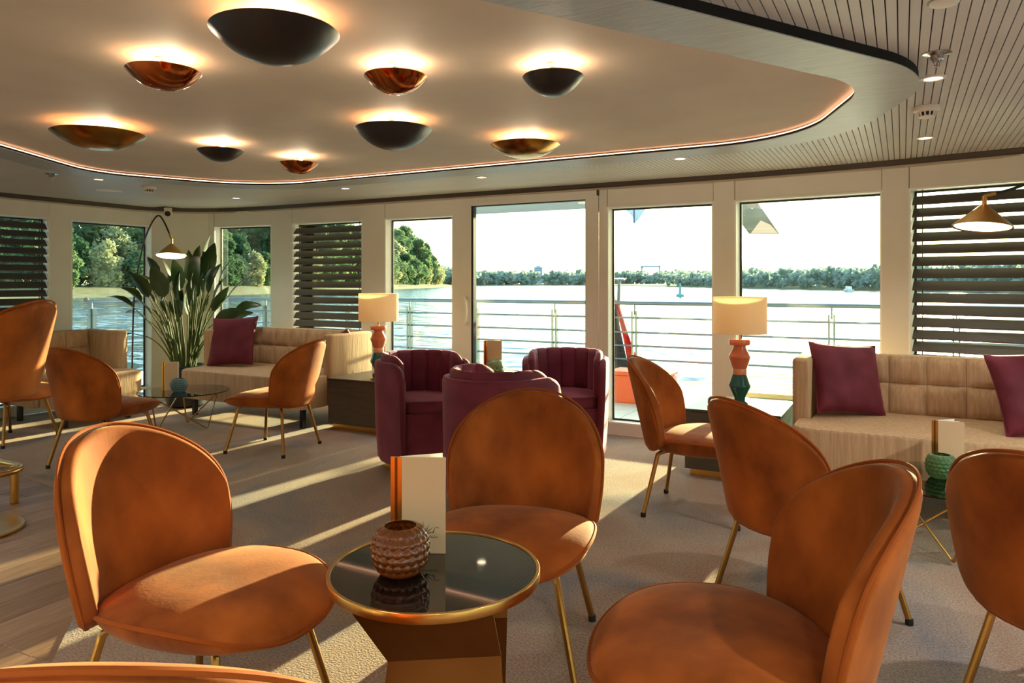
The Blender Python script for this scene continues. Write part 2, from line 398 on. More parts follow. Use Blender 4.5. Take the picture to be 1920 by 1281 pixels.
def window(p0, p1, louver=False, z0=.09, z1=ZH):
    NW[0] += 1
    w = struct('window_%d' % NW[0])
    dx, dy = p1[0]-p0[0], p1[1]-p0[1]; l = math.hypot(dx, dy); ang = math.atan2(dy, dx)
    w.location = (p0[0], p0[1], 0); w.rotation_euler = (0,0,ang)
    fr = MB(); g = .012                                        # reveal lining
    fr.box(0,g,.0,.13,z0,z1).box(l-g,l,.0,.13,z0,z1).box(g,l-g,.0,.13,z1-g,z1).box(g,l-g,0,.13,z0,z0+g)
    fr.build('frame', 'frame_white', w, smooth=False)
    gs = MB(); a = g; b = .026
    gs.box(a,b,.098,.112,z0+a,z1-a).box(l-b,l-a,.098,.112,z0+a,z1-a).box(b,l-b,.098,.112,z1-b,z1-a).box(b,l-b,.098,.112,z0+a,z0+b)
    gs.build('gasket', 'gasket', w, smooth=False)
    MB().box(b,l-b,.102,.108,z0+b,z1-b).build('pane', 'pane', w, smooth=False)
    if louver:
        key = round(l, 3)
        if key not in blade_cache:
            sec = [(.036,-.031),(.044,-.029),(.084,.027),(.080,.033),(.074,.031),(.034,-.023)]
            v = [(.02,y,z) for y, z in sec]+[(l-.02,y,z) for y, z in sec]; n = 6
            f = [tuple(range(n)), tuple(range(2*n-1,n-1,-1))]+[(i,n+i,n+(i+1)%n,(i+1)%n) for i in range(n)]
            blade_cache[key] = MB().add(v, f).mesh('louver_blade', smooth=False, m='blade')
        z = z1-.085
        while z > z0+.06:
            ob('louver_blade', blade_cache[key], w, (0,-.03,z)); z -= .0815
        MB().box(.07,.076,.045,.05,z0,z1).build('cord', 'gasket', w, smooth=False)
        MB().box(l-.076,l-.07,.045,.05,z0,z1).build('cord', 'gasket', w, smooth=False)
    return w

wr = struct('wall_rear', 'off white rear wall of window mullions and header panels')
opens = [(-6.83,-6.04,0),(-5.74,-4.78,1),(-4.50,-3.70,0),(-3.60,-2.24,2),(-2.17,-1.29,0),(-1.13,-.12,0),(.04,1.0,1),(1.15,1.95,0)]
prev = -7.15
for a, b, t in opens+[(2.6,2.6,9)]:
    # mullion or pillar between openings (kept slightly proud, with a shadow seam to the header)
    xs = [prev]+[x for x in WX if prev < x < a]+[a]
    mb = MB()
    for i in range(len(xs)-1): piece(mb, wpt(xs[i]), wpt(xs[i+1]), 0, DEP, 0, ZT)
    mb.build('mullion', 'wall_white', wr, smooth=False)
    if t == 9: break
    P0, P1 = wpt(a), wpt(b)
    if t == 2:
        piece(MB(), P0, P1, 0, DEP, 2.0, ZT).build('header_panel', 'wall_white', wr, smooth=False)
        piece(MB(), P0, P1, -.02, DEP, -.02, .03).build('door_sill', 'brass', wr, smooth=False)
    else:
        piece(MB(), (P0[0]+.004,P0[1]), (P1[0]-.004,P1[1]), .006, DEP, ZH, ZT).build('header_panel', 'wall_white', wr, smooth=False)
        piece(MB(), P0, P1, 0, DEP, 0, .09).build('sill_panel', 'wall_white', wr, smooth=False)
        window(P0, P1, t == 1)
    prev = b
# sliding glass door
dr = struct('door_1', 'white framed sliding glass door to the stern deck')
x0, x1 = -3.595, -2.245; yd = 5.735
MB().box(x0,x0+.10,yd-.012,yd+.06,.03,2.0).box(x1-.115,x1,yd-.012,yd+.06,.03,2.0).box(x0+.10,x1-.115,yd-.012,yd+.06,1.965,2.0).box(x0+.10,x1-.115,yd-.012,yd+.06,.03,.12).build('door_frame', 'wall_white', dr, smooth=False)
MB().box(x0+.10,x0+.122,yd,yd+.05,.12,1.965).box(x1-.122,x1-.115,yd,yd+.05,.12,1.965).box(x0+.122,x1-.122,yd,yd+.05,1.957,1.965).box(x0+.122,x1-.122,yd,yd+.05,.12,.128).build('gasket', 'gasket', dr, smooth=False)
MB().box(x0+.122,x1-.122,yd+.022,yd+.028,.128,1.957).build('pane', 'pane', dr, smooth=False)
hp = [(x0+.05,yd-.012,1.13),(x0+.052,yd-.04,1.12),(x0+.075,yd-.055,1.06),(x0+.082,yd-.058,1.0),(x0+.075,yd-.055,.94),(x0+.052,yd-.04,.88),(x0+.05,yd-.012,.87)]
hd = MB().tube(hp, .011, 10).build('door_handle', 'plastic_white', dr)
MB().box(x0+.048,x0+.074,yd-.018,yd-.012,.89,1.11).build('lock_plate', 'plastic_white', hd, smooth=False)
MB().lathe([(.0001,0),(.006,0),(.006,.008),(.0001,.008)],10,(x0+.06,yd-.02,.965)).build('keyhole', 'ink', hd)
MB().box(-2.235,-2.222,5.66,5.69,1.985,2.03).build('door_stop', 'plastic_dark', dr, smooth=False)

# ---------- left wall
wlft = struct('wall_left', 'off white left side wall with tall windows')
XL = -7.36
lo = [(-3.4,-2.4,0),(-2.2,-1.2,0),(-1.0,.0,0),(.2,1.2,0),(1.4,2.6,1),(2.78,4.15,1),(4.36,5.25,0)]
prev = -4.2
def lp(y): return (XL, y)
for a, b, t in lo:
    piece(MB(), lp(prev), lp(a), 0, DEP, 0, ZT).build('mullion', 'wall_white', wlft, smooth=False)
    piece(MB(), lp(a), lp(b), .006, DEP, ZH, ZT).build('header_panel', 'wall_white', wlft, smooth=False)
    piece(MB(), lp(a), lp(b), 0, DEP, 0, .09).build('sill_panel', 'wall_white', wlft, smooth=False)
    window(lp(a), lp(b), t == 1); prev = b
piece(MB(), lp(5.25), (-7.15,5.42), 0, DEP, 0, ZT).build('corner_pillar', 'wall_white', wlft, smooth=False)
# ---------- right wall and wall behind the camera (room goes on out of frame)
wrt = struct('wall_right', 'off white right side wall with tall windows')
XR = 2.95; prev = 4.0
piece(MB(), wpt(2.6), (2.95,4.0), 0, DEP, 0, ZT).build('corner_pillar', 'wall_white', wrt, smooth=False)
for a, b in [(3.7,2.5),(2.3,1.1),(.9,-.3),(-.5,-1.7),(-1.9,-3.1)]:
    piece(MB(), (XR,prev), (XR,a), 0, DEP, 0, ZT).build('mullion', 'wall_white', wrt, smooth=False)
    piece(MB(), (XR,a), (XR,b), .006, DEP, ZH, ZT).build('header_panel', 'wall_white', wrt, smooth=False)
    piece(MB(), (XR,a), (XR,b), 0, DEP, 0, .09).build('sill_panel', 'wall_white', wrt, smooth=False)
    window((XR,a), (XR,b)); prev = b
piece(MB(), (XR,prev), (XR,-4.2), 0, DEP, 0, ZT).build('mullion', 'wall_white', wrt, smooth=False)
tag(MB().box(-7.5,3.1,-4.2,-4.05,0,2.12).build('wall_front', 'wall_white', smooth=False), kind='structure')

# ---------- dark cornice along the ceiling edge
tp = [(XL,y) for y in np.linspace(-4.0,5.0,6)]+[(-7.33,5.15),(-7.25,5.3),(-7.12,5.43),(-6.95,5.56),(-6.75,5.65),(-6.45,5.715)]+[wpt(x) for x in (-6.1,-5.0,-3.6,-2.2,-1.2,-.6,-.05,.3,.66,.95,1.2,1.6,2.2,2.6)]+[(2.9,4.0),(2.93,2.0),(2.93,-4.0)]
path = poly_path(tp, inward=-1)
tr = MB().sweep(path, lambda i: [(-.01,2.052),(.018,2.052),(.03,2.062),(.036,2.085),(.036,2.096),(-.01,2.096)]).build('trim_1', 'trim_dark', smooth=False)
tag(tr, 'dark cornice running along the ceiling edge above the windows', kind='structure')
tr = MB().sweep(path, lambda i: [(-.01,2.036),(.012,2.036),(.016,2.044),(.016,2.0518),(-.01,2.0518)]).build('trim_2', 'trim_light', smooth=False)
tag(tr, 'pale thin moulding under the dark cornice', kind='structure')
rs = random.Random(1)

# ---------- ceiling of narrow slats
ce = struct('ceiling', 'ceiling of narrow pale boards with dark gaps')
MB().prism([(-7.5,-4.2),(3.1,-4.2),(3.1,4.0),(2.75,4.6),(1.7,5.35),(.7,5.62),(-1.0,5.9),(-6.8,5.9),(-7.5,5.3)], 2.104, 2.16).build('backing', 'black_gap', ce, smooth=False)
SP = .0324; GAP = .0036
slm = {}
x = -7.3
while x < 2.0:
    yend = (wy(max(x,-7.1))-.02) if x > -7.1 else 5.2
    L_ = round(yend-(-.6 if x > -1.9 else .3), 1)
    if L_ not in slm: slm[L_] = MB().box(0,SP-GAP,-L_,0,2.09,2.1039).mesh('slat', smooth=False, m='slat')
    ob('slat', slm[L_], ce, (x, yend, 0)); x += SP
mb = MB()
x = 2.0
while x < 2.9: mb.box(x,x+SP-GAP,-4,wy(x)-.02,2.09,2.1039); x += SP
x = -7.3
while x < 2.0: mb.box(x,x+SP-GAP,-4.1,(-.602 if x > -1.9 else .298),2.09,2.1039); x += SP
o = mb.build('slat_field', 'slat', ce, smooth=False); o['kind'] = 'stuff'
# roof slab above keeps the daylight out
tag(MB().prism([(-7.7,-4.4),(3.3,-4.4),(3.3,4.1),(1.8,5.6),(.7,5.85),(-1.0,6.0),(-6.9,6.0),(-7.7,5.4)], 2.165, 2.4).build('roof', 'hull_white', smooth=False), 'white roof slab over the lounge', 'roof', kind='structure')

# ---------- suspended ceiling island
isl = struct('ceiling_island', 'rounded suspended ceiling island with blue grey rim and warm recessed panel')
OUT = [(.14,3.22),(-.33,4.53),(-4.85,4.60),(-5.45,3.22),(-3.72,.35),(-1.62,.35)]
RAD = [.75,.95,1.0,.8,.9,.9]
oc = fillet(OUT, RAD, 14)
cen = Vector((-2.65,2.6))
pth = poly_path(oc, closed=True); 
# ring travels so that the left normal points inwards
ar = sum(oc[i][0]*oc[(i+1)%len(oc)][1]-oc[(i+1)%len(oc)][0]*oc[i][1] for i in range(len(oc)))
sgn = 1 if ar > 0 else -1
ic = [(p[0]+p[2]*.235*sgn, p[1]+p[3]*.235*sgn) for p in pth]
def ring(mb, A, B, z0, z1):
    n = len(A); v = [(p[0],p[1],z0) for p in A]+[(p[0],p[1],z0) for p in B]+[(p[0],p[1],z1) for p in A]+[(p[0],p[1],z1) for p in B]
    f = []
    for i in range(n):
        j = (i+1) % n
        f += [(i,j,n+j,n+i),(2*n+i,3*n+i,3*n+j,2*n+j),(i,2*n+i,2*n+j,j),(n+i,n+j,3*n+j,3*n+i)]
    return mb.add(v, f)
def off(d): return [(p[0]+p[2]*d*sgn, p[1]+p[3]*d*sgn) for p in pth]
ring(MB(), oc, ic, 2.048, 2.052).build('rim_panel', 'ring', isl, smooth=False)
ring(MB(), off(.004), off(.02), 2.052, 2.0895).build('rim_edge', 'black_gap', isl, smooth=False)
ring(MB(), off(.222), off(.2345), 2.052, 2.064).build('inner_edge', 'black_gap', isl, smooth=False)
ring(MB(), off(.224), off(.2325), 2.0645, 2.0705).build('led_strip', 'led', isl, smooth=False)
MB().prism(off(.19), 2.0835, 2.0892).build('recessed_panel', 'panel', isl, smooth=False)
PZ = 2.0835

#=================================================================== CHAIRS
# geometry of the upholstered shell chair (local +Y = facing)
CH = dict(WM=.283, WB=.258, LEAN=.118, WRAP=.157, H=.832, ZB=.345, YB=-.264)
def shell_pt(p, r, g=CH):
    qt = .5+.5*max(0, 1-p*p)**(1/2.3)
    q = r*qt
    w = g['WB']+(g['WM']-g['WB'])*math.sin(min(q/.5, 1)*PI/2)
    x = w*p
    y = g['YB']-g['LEAN']*q+g['WRAP']*(abs(x)/g['WM'])**2.1
    z = g['ZB']+(g['H']-g['ZB'])*q+.055*abs(p)**7*(1-r)
    return Vector((x, y, z))
def shell_mesh():
    nc, nr = 24, 14; v = []; f = []
    for i in range(nc+1):
        p = math.sin((i/nc*2-1)*PI/2)*.998
        for j in range(nr+1): v.append(shell_pt(p, j/nr))
    for i in range(nc):
        for j in range(nr): a = i*(nr+1)+j; f.append((a, a+nr+1, a+nr+2, a+1))
    me = bpy.data.meshes.new('shell'); me.from_pydata(v, [], f)
    bm = bmesh.new(); bm.from_mesh(me); bmesh.ops.recalc_face_normals(bm, faces=bm.faces); bm.to_mesh(me); bm.free()
    return solid(me, [('SOLIDIFY', dict(thickness=.05, offset=0.0)), ('SUBSURF', dict(levels=1, render_levels=1))], 'velvet_orange')
def shell_rim():
    pts = []
    for i in range(7): pts.append(shell_pt(-.998, i/7))
    for i in range(41): pts.append(shell_pt(math.sin((i/40*2-1)*PI/2)*.998, 1))
    for i in range(7): pts.append(shell_pt(.998, 1-(i+1)/7))
    for i in range(1, 14): pts.append(shell_pt(math.cos(i/14*PI)*.998, 0))
    ctr = Vector((0, -.2, .6)); out = []
    for q in pts:
        d = Vector((q.x, 0, q.z-.58)); d = d.normalized() if d.length > 1e-6 else Vector((0,0,1))
        s = q.x/CH['WM']
        n = Vector((s*.75, -1, .12)).normalized()
        out.append(q+n*.012+d*.002)
    return MB().tube(out, .0052, 6, closed=True).mesh('piping', m='velvet_piping')
def seat_fn(a):
    ca, sa = math.cos(a), math.sin(a); e = .80
    x = .281*math.copysign(abs(ca)**e, ca); y = .04+.302*math.copysign(abs(sa)**e, sa)
    if sa < 0: x *= 1-.10*(-sa)**1.5
    seam = .392+.032*math.cos(2*a)-.012*max(0, sa)**3
    return x, y, seam
def seat_mesh():
    n = 56; v = []; f = []; rows = []
    R = [0.02,.25,.45,.62,.76,.85,.91,.95,.98,.993,1.0]
    for r in R:                                  # top side
        ring_ = []
        for k in range(n):
            x, y, s = seat_fn(2*PI*k/n)
            zt = .452-.018*((y-.04)/.3) * 0 - .02*max(0,(y-.04)/.3)**2*r
            z = s+(zt-s)*(1-r**3.6)**(1/1.6)
            ring_.append((x*r, .04+(y-.04)*r, z))
        rows.append(ring_)
    for r in reversed(R[:-1]):                   # under side
        ring_ = []
        for k in range(n):
            x, y, s = seat_fn(2*PI*k/n); zb = .330
            z = s-(s-zb)*(1-r**6.0)**(1/1.6)
            ring_.append((x*r, .04+(y-.04)*r, z))
        rows.append(ring_)
    for q in rows: v += q
    for i in range(len(rows)-1):
        for k in range(n): f.append((i*n+k, i*n+(k+1)%n, (i+1)*n+(k+1)%n, (i+1)*n+k))
    f.append(tuple(range(n-1,-1,-1))); f.append(tuple((len(rows)-1)*n+k for k in range(n)))
    return MB().add(v, f).mesh('seat', m='velvet_orange', sharp=80)
def seat_piping():
    pts = []
    for k in range(72):
        x, y, s = seat_fn(2*PI*k/72); pts.append((x*1.006, .04+(y-.04)*1.006, s))
    return MB().tube(pts, .0058, 6, closed=True).mesh('piping', m='velvet_piping')
def leg_mesh(sx, sy):
    f0 = Vector((sx*.245, sy*.245, .0)); top = Vector((sx*.175, sy*.185, .325))
    d = (f0-top).normalized()
    pts = [(sx*.07, sy*.08, .345), (sx*.13, sy*.137, .343), (sx*.155, sy*.163, .339), top+Vector((-sx*.008,-sy*.009,.008)), top, top+d*.02, top+d*.05, f0+Vector((0,0,.012))]
    return MB().tube(pts, .0115, 10).mesh('leg', m='gold_leg'), MB().lathe([(.0135,0),(.0145,.004),(.0145,.02),(.012,.024)], 12, (f0.x,f0.y,0)).mesh('foot_cap', m='rubber')
SHELL, RIM, SEAT, SPIPE = shell_mesh(), shell_rim(), seat_mesh(), seat_piping()
LEGS = [leg_mesh(sx, sy) for sx in (-1,1) for sy in (-1,1)]
def lounge_chair(label, x, y, deg):
    t = thing('lounge_chair', label, 'chair', (x, y, GZ), face(deg), 'orange velvet chairs around the low tables')
    b = ob('backrest', SHELL, t); ob('piping', RIM, b)
    s = ob('seat', SEAT, t); ob('piping', SPIPE, s)
    for lm, cm in LEGS:
        l = ob('leg', lm, t); ob('foot_cap', cm, l)
    return t
lounge_chair('orange velvet chair with sunlit inner back left of the black round side table', -1.716, 1.392, 9.2)
lounge_chair('orange velvet chair behind the amber candle holder, facing the camera', -1.185, 2.228, -74)
lounge_chair('orange velvet chair right of the round side table, its wide back wing turned to camera', -.351, 1.776, 201)
lounge_chair('orange velvet chair at the right picture edge seen from behind', .467, 2.544, 62)
lounge_chair('orange velvet chair seen from behind between the terracotta lamp and the right front chair', -.321, 3.023, 50)
lounge_chair('orange velvet chair beside the dark plinth with the right table lamp', -.99, 4.039, 2)
lounge_chair('orange velvet chair seen from behind left of the glass table with the blue holder', -4.906, 3.151, 101)
lounge_chair('orange velvet chair with sunlit back in front of the left beige sofa', -4.199, 4.016, 192)
lounge_chair('orange velvet chair cut off by the bottom left picture edge, only its top rim showing', -.9975, .815, 120)
lounge_chair('orange velvet chair mostly hidden behind the bar stool at far left', -6.30, 3.22, 14)

# bar stool: the same kind of shell on a pole with a round base
bs = thing('bar_stool', 'tall orange velvet bar stool at the left picture edge on a round brass base', 'bar stool', (-4.16,1.95,0), face(205))
DZ = .335
b = ob('backrest', SHELL, bs, (0,0,DZ)); ob('piping', RIM, b)
s = ob('seat', SEAT, bs, (0,0,DZ)); ob('piping', SPIPE, s)
MB().lathe([(.03,.02),(.03,.60),(.05,.63),(.12,.665),(.12,.68)], 24).build('pole', 'brass', bs)
MB().lathe([(.0001,0),(.235,0),(.24,.004),(.24,.008),(.235,.012),(.05,.018),(.03,.05)], 48).build('base', 'brass', bs)

# brass foot rail of the bar, only its end in view
fr_ = thing('foot_rail', 'low brass foot rail with a rounded end on the wooden floor at far left', 'foot rail', (-4.48,2.33,0))
pts = [(-1.6,-.62,.19),(-.2,-.62,.19)]+[(-.2+.14*math.sin(a), -.48-.14*math.cos(a), .19) for a in np.linspace(0,PI,12)]+[(-.2,-.34,.19),(-1.6,-.34,.19)]
pts = [(p[0]+.12, p[1]+.40, p[2]) for p in pts]
MB().tube(pts, .016, 12).build('rail', 'brass', fr_)
MB().lathe([(.022,0),(.022,.205),(.018,.21)], 20).build('post', 'brass', fr_)
MB().lathe([(.022,0),(.022,.205),(.018,.21)], 20, (-1.2,0,0)).build('post', 'brass', fr_)
MB().tube([(-.0,.02,.2),(-.4,-.12,.2)], .012, 10).build('bracket', 'brass', fr_)

#=================================================================== PURPLE TUB CHAIRS
def tub_path(R=.292, n=34):
    pts = []
    for t in np.linspace(0, 1, 9)[:-1]: pts.append((.268+.024*math.sin(t*PI/2), .25-.25*t))
    for a in np.linspace(0, -PI, n): pts.append((R*math.cos(a), R*math.sin(a)))
    for t in np.linspace(0, 1, 9)[1:]: pts.append((-.268-.024*math.cos(t*PI/2), .25*t))
    return pts
TP = tub_path()
def dense(P, n):
    d = [0]
    for i in range(1, len(P)): d.append(d[-1]+math.hypot(P[i][0]-P[i-1][0], P[i][1]-P[i-1][1]))
    s = np.linspace(0, d[-1], n)
    return [(float(np.interp(q, d, [p[0] for p in P])), float(np.interp(q, d, [p[1] for p in P]))) for q in s]
def inward(path):   # normals to the chair centre side
    return [(x, y, nx, ny) if (nx*(0-x)+ny*(.05-y)) > 0 else (x, y, -nx, -ny) for x, y, nx, ny in path]
def tub_meshes():
    P = inward(poly_path(dense(TP, 81))); n = len(P)
    def outer(i):
        e = min(i, n-1-i)/7.0; zt = .735-(.10*(1-math.sqrt(max(0, 1-(1-min(e,1))**2))))
        return [(.024,.06),(.008,.09),(-.006,.3),(-.014,zt-.03),(-.006,zt-.006),(.012,zt),(.03,zt-.006),(.036,zt-.03),(.036,.07)]
    sh = MB().sweep(P, outer).mesh('outer_shell', m='velvet_purple', sharp=60)
    ch = []; NCH = 9; m_ = 10; per = (n-9)/NCH
    D = inward(poly_path(dense(TP, 4*NCH*2+9)))
    Q = inward(poly_path(dense(TP[2:-2], NCH*m_+1)))
    for k in range(NCH):
        sub = Q[k*m_:(k+1)*m_+1]
        def sec(i, k=k):
            b = math.sin(PI*i/m_)**.55
            e = 0.0
            if k == 0: e = .05*(1-min(1, i/m_))**2
            if k == NCH-1: e = .05*(min(1, i/m_))**2
            zt = .776+.004*b-e; o = .068+.015*b
            return [(.03,.40),(.03,zt-.03),(.034,zt-.012),(.048,zt),(.068,zt-.004),(o,zt-.03),(o+.004,.66),(o+.006,.52),(o+.004,.42),(o-.01,.40)]
        ch.append(MB().sweep(sub, sec).mesh('back_channel', m='velvet_purple', sharp=60))
    # front body and seat cushion
    def dplan(s_, yf):
        pts = [(s_*p[0], s_*p[1]) for p in dense(TP, 41)]
        a = math.atan2(0,1); fr = []
        x0 = pts[-1][0]; x1 = pts[0][0]
        for t in np.linspace(0, 1, 12)[1:-1]: fr.append((x0+(x1-x0)*t, pts[0][1]+yf*math.sin(PI*t)))
        return pts+fr
    def puff(plan, z0, z1, r):
        mb = MB(); v = []; f = []; n_ = len(plan)
        prof = [(.0,z0),(.9,z0),(1-r*.4,z0+.006),(1,z0+r*.35),(1,z1-r*.35),(1-r*.25,z1-.008),(.9,z1),(.5,z1+.008),(0,z1+.012)]
        for s_, z in prof:
            for x, y in plan: v.append((x*max(s_, .001), y*max(s_, .001)+0, z))
        for i in range(len(prof)-1):
            for k in range(n_): f.append((i*n_+k, i*n_+(k+1)%n_, (i+1)*n_+(k+1)%n_, (i+1)*n_+k))
        return mb.add(v, f)
    body = MB().prism([(x, y) for x, y in dplan(.88, .05)], .06, .40).mesh('front_body', m='velvet_purple', sharp=60)
    seat = puff(dplan(.83, .085), .40, .485, .06).mesh('seat', m='velvet_purple', sharp=70)
    pl = dplan(.835, .087)
    pip = MB().tube([(x, y, .482) for x, y in pl], .005, 6, closed=True).mesh('piping', m='velvet_purple')
    base = MB().lathe([(.0001,0),(.235,0),(.235,.055),(.0001,.055)], 40).mesh('base', m='brass')
    return sh, ch, body, seat, pip, base
TUB = tub_meshes()
def tub_chair(label, x, y, deg):
    t = thing('tub_chair', label, 'armchair', (x, y, GZ), face(deg), 'purple velvet tub chairs around the small table')
    ob('outer_shell', TUB[0], t)
    for c in TUB[1]: ob('back_channel', c, t)
    ob('front_body', TUB[2], t); s = ob('seat', TUB[3], t); ob('piping', TUB[4], s); ob('base', TUB[5], t)
tub_chair('purple velvet tub chair nearest the left table lamp, its seat facing right', -2.93, 4.12, -26)
tub_chair('purple velvet tub chair seen from behind, directly behind the middle orange chair', -2.04, 3.615, 72)
tub_chair('purple velvet tub chair in front of the door frame, facing the camera', -2.11, 4.755, -70)

#=================================================================== SOFAS
def sofa(label, x, y, deg, length, cols, name='sofa', cat='sofa', grp='beige linen seating'):
    t = thing(name, label, cat, (x, y, GZ), face(deg), grp)
    h = length/2                         # origin: centre, back face at y=-.45, seat front at y=+.45
    for sx in (-1,1):
        a0, a1 = (sx*h, sx*(h-.10)); a0, a1 = min(a0,a1), max(a0,a1)
        MB().rbox(a0,a1,-.44,.13,.17,.80,.022,3).build('arm', 'linen', t)
    MB().rbox(-h+.10,h-.10,-.46,-.36,.17,.80,.02,3).build('back_panel', 'linen', t)
    # seat with rounded front corners, standing out in front of the arms
    fp = fillet([(-h+.102,-.355),(h-.102,-.355),(h-.102,.14),(h-.03,.14),(h-.03,.455),(-h+.03,.455),(-h+.03,.14),(-h+.102,.14)], [.01,.01,.01,.02,.12,.12,.02,.01], 8)
    prof = [(0,.175),(0,.42),(-.008,.436),(-.025,.442)]
    n = len(fp); v = []; f = []; cx_, cy_ = 0, .05
    for o_, z in prof:
        for px_, py_ in fp: v.append((px_*(1+o_/h), cy_+(py_-cy_)*(1+o_/.4), z))
    for i in range(len(prof)-1):
        for k in range(n): f.append((i*n+k, i*n+(k+1)%n, (i+1)*n+(k+1)%n, (i+1)*n+k))
    f += [tuple(range(n-1,-1,-1)), tuple((len(prof)-1)*n+k for k in range(n))]
    MB().add(v, f).build('seat', 'linen', t)
    w = (length-.2)/cols
    pads = {}
    for r_, (z0, z1) in enumerate(((.442,.628),(.63,.798))):
        v = []; f = []; nu, nv = 10, 8
        for j in range(nv+1):
            for i in range(nu+1):
                s_ = math.sin(PI*i/nu)**.35*math.sin(PI*j/nv)**.35 if 0 < i < nu and 0 < j < nv else 0
                lean = -.358+.05*(.80-(z0+(z1-z0)*j/nv))/.36
                v.append((.001+(w-.002)*i/nu, lean+.01+.028*s_, z0+(z1-z0)*j/nv))
        for j in range(nv):
            for i in range(nu): a = j*(nu+1)+i; f.append((a,a+1,a+nu+2,a+nu+1))
        o0 = len(v)
        v += [(.001,-.36,z0),(w-.001,-.36,z0),(w-.001,-.36,z1),(.001,-.36,z1)]
        f += [(0,o0,o0+1,nu),(nv*(nu+1),(nv+1)*(nu+1)-1,o0+2,o0+3),(0,nv*(nu+1),o0+3,o0),(nu,o0+1,o0+2,(nv+1)*(nu+1)-1),(o0,o0+3,o0+2,o0+1)]
        pads[r_] = MB().add(v, f).mesh('back_pad', m='linen', sharp=60)
    for r_ in (0,1):
        for c_ in range(cols): ob('back_pad', pads[r_], t, (-h+.10+c_*w,0,0))
    for sx in (-1,1):
        for yy in (-.36,.33):
            MB().rbox(sx*(h-.14)-.02,sx*(h-.14)+.02,yy-.02,yy+.02,0,.18,.003,1).build('leg', 'lamp_black', t)
    return t
sofa('beige linen sofa by the right louvered window behind the green candle holder', .24, 4.85, 270, 1.66, 7)
sofa('beige linen sofa under the left louvered window with two plum cushions', -5.26, 5.03, 270, 1.66, 7)
sofa('beige linen two-arm chair by the left side windows behind the orange chairs', -6.72, 4.02, 0, .86, 3, 'upholstered_armchair', 'armchair')

def cushion_mesh(S=.45, T=.13, seed=0):
    n = 22; v = []; f = []; r = random.Random(seed)
    ph = [r.uniform(0,6) for _ in range(6)]
    for side in (1,-1):
        for j in range(n+1):
            for i in range(n+1):
                a, b = i/n*2-1, j/n*2-1
                pin = 1-.07*(1-abs(a)**2)*0
                x = a*S/2*(1-.06*(1-b*b)*1.0*abs(a)**3*0-.07*(1-abs(b)**2)*abs(a)**2+.0)
                z = b*S/2*(1-.07*(1-abs(a)**2)*abs(b)**2)
                hgt = ((1-a**4)*(1-b**4))**.55*T/2
                wr_ = .006*math.sin(7*a+3*b+ph[0])*math.sin(5*b-2*a+ph[1])*(1-a**4)*(1-b**4)+.004*math.sin(16*a*b+ph[2])*(abs(a)*abs(b))**.5*(1-a**6)*(1-b**6)
                v.append((x, side*(hgt+wr_ if hgt > 0 else 0), z+S/2))
    m_ = (n+1)**2
    for sd in (0,1):
        for j in range(n):
            for i in range(n):
                q = sd*m_+j*(n+1)+i; f.append((q,q+1,q+n+2,q+n+1) if sd == 0 else (q,q+n+1,q+n+2,q+1))
    mb = MB().add(v, f)
    return mb.mesh('cushion', m='velvet_cushion', sharp=75)
def cushion(label, loc, deg, tilt, roll, seed, S=.45):
    t = thing('cushion', label, 'cushion', loc, face(deg), 'plum velvet cushions on the sofas')
    o = ob('cover', cushion_mesh(S, seed=seed), t); o.rotation_euler = (tilt, roll, 0)
    h = S/2*.99; e = []
    for k in range(4):
        a = [(-h,0),(h,0),(h,2*h),(-h,2*h)][k]; b = [(h,0),(h,2*h),(-h,2*h),(-h,0)][k]
        for q in np.linspace(0,1,12)[:-1]:
            xx, zz = a[0]+(b[0]-a[0])*q, a[1]+(b[1]-a[1])*q
            ia, ib = xx/(S/2), (zz-h)/(S/2)
            e.append((xx*(1-.07*(1-min(1,abs(ib))**2)*abs(ia)**2), 0, S/2+(zz-h)*(1-.07*(1-min(1,abs(ia))**2)*abs(ib)**2)))
    p = ob('seam', MB().tube(e, .004, 6, closed=True).mesh('seam', m='velvet_cushion'), t); p.rotation_euler = (tilt, roll, 0)
cushion('plum velvet cushion leaning in the left corner of the right beige sofa', (-.27,4.90,.452), 305, math.radians(20), math.radians(-4), 1, .45)
cushion('dark plum velvet cushion cut off by the right picture edge', (.70,4.72,.452), 292, math.radians(20), math.radians(5), 2, .46)
cushion('large plum velvet cushion beside the potted plant on the left sofa', (-5.77,4.95,.452), 288, math.radians(18), math.radians(3), 3, .49)
cushion('plum velvet cushion peeking out behind the sofa arm near the left table lamp', (-4.66,5.16,.452), 215, math.radians(24), math.radians(8), 4, .40)

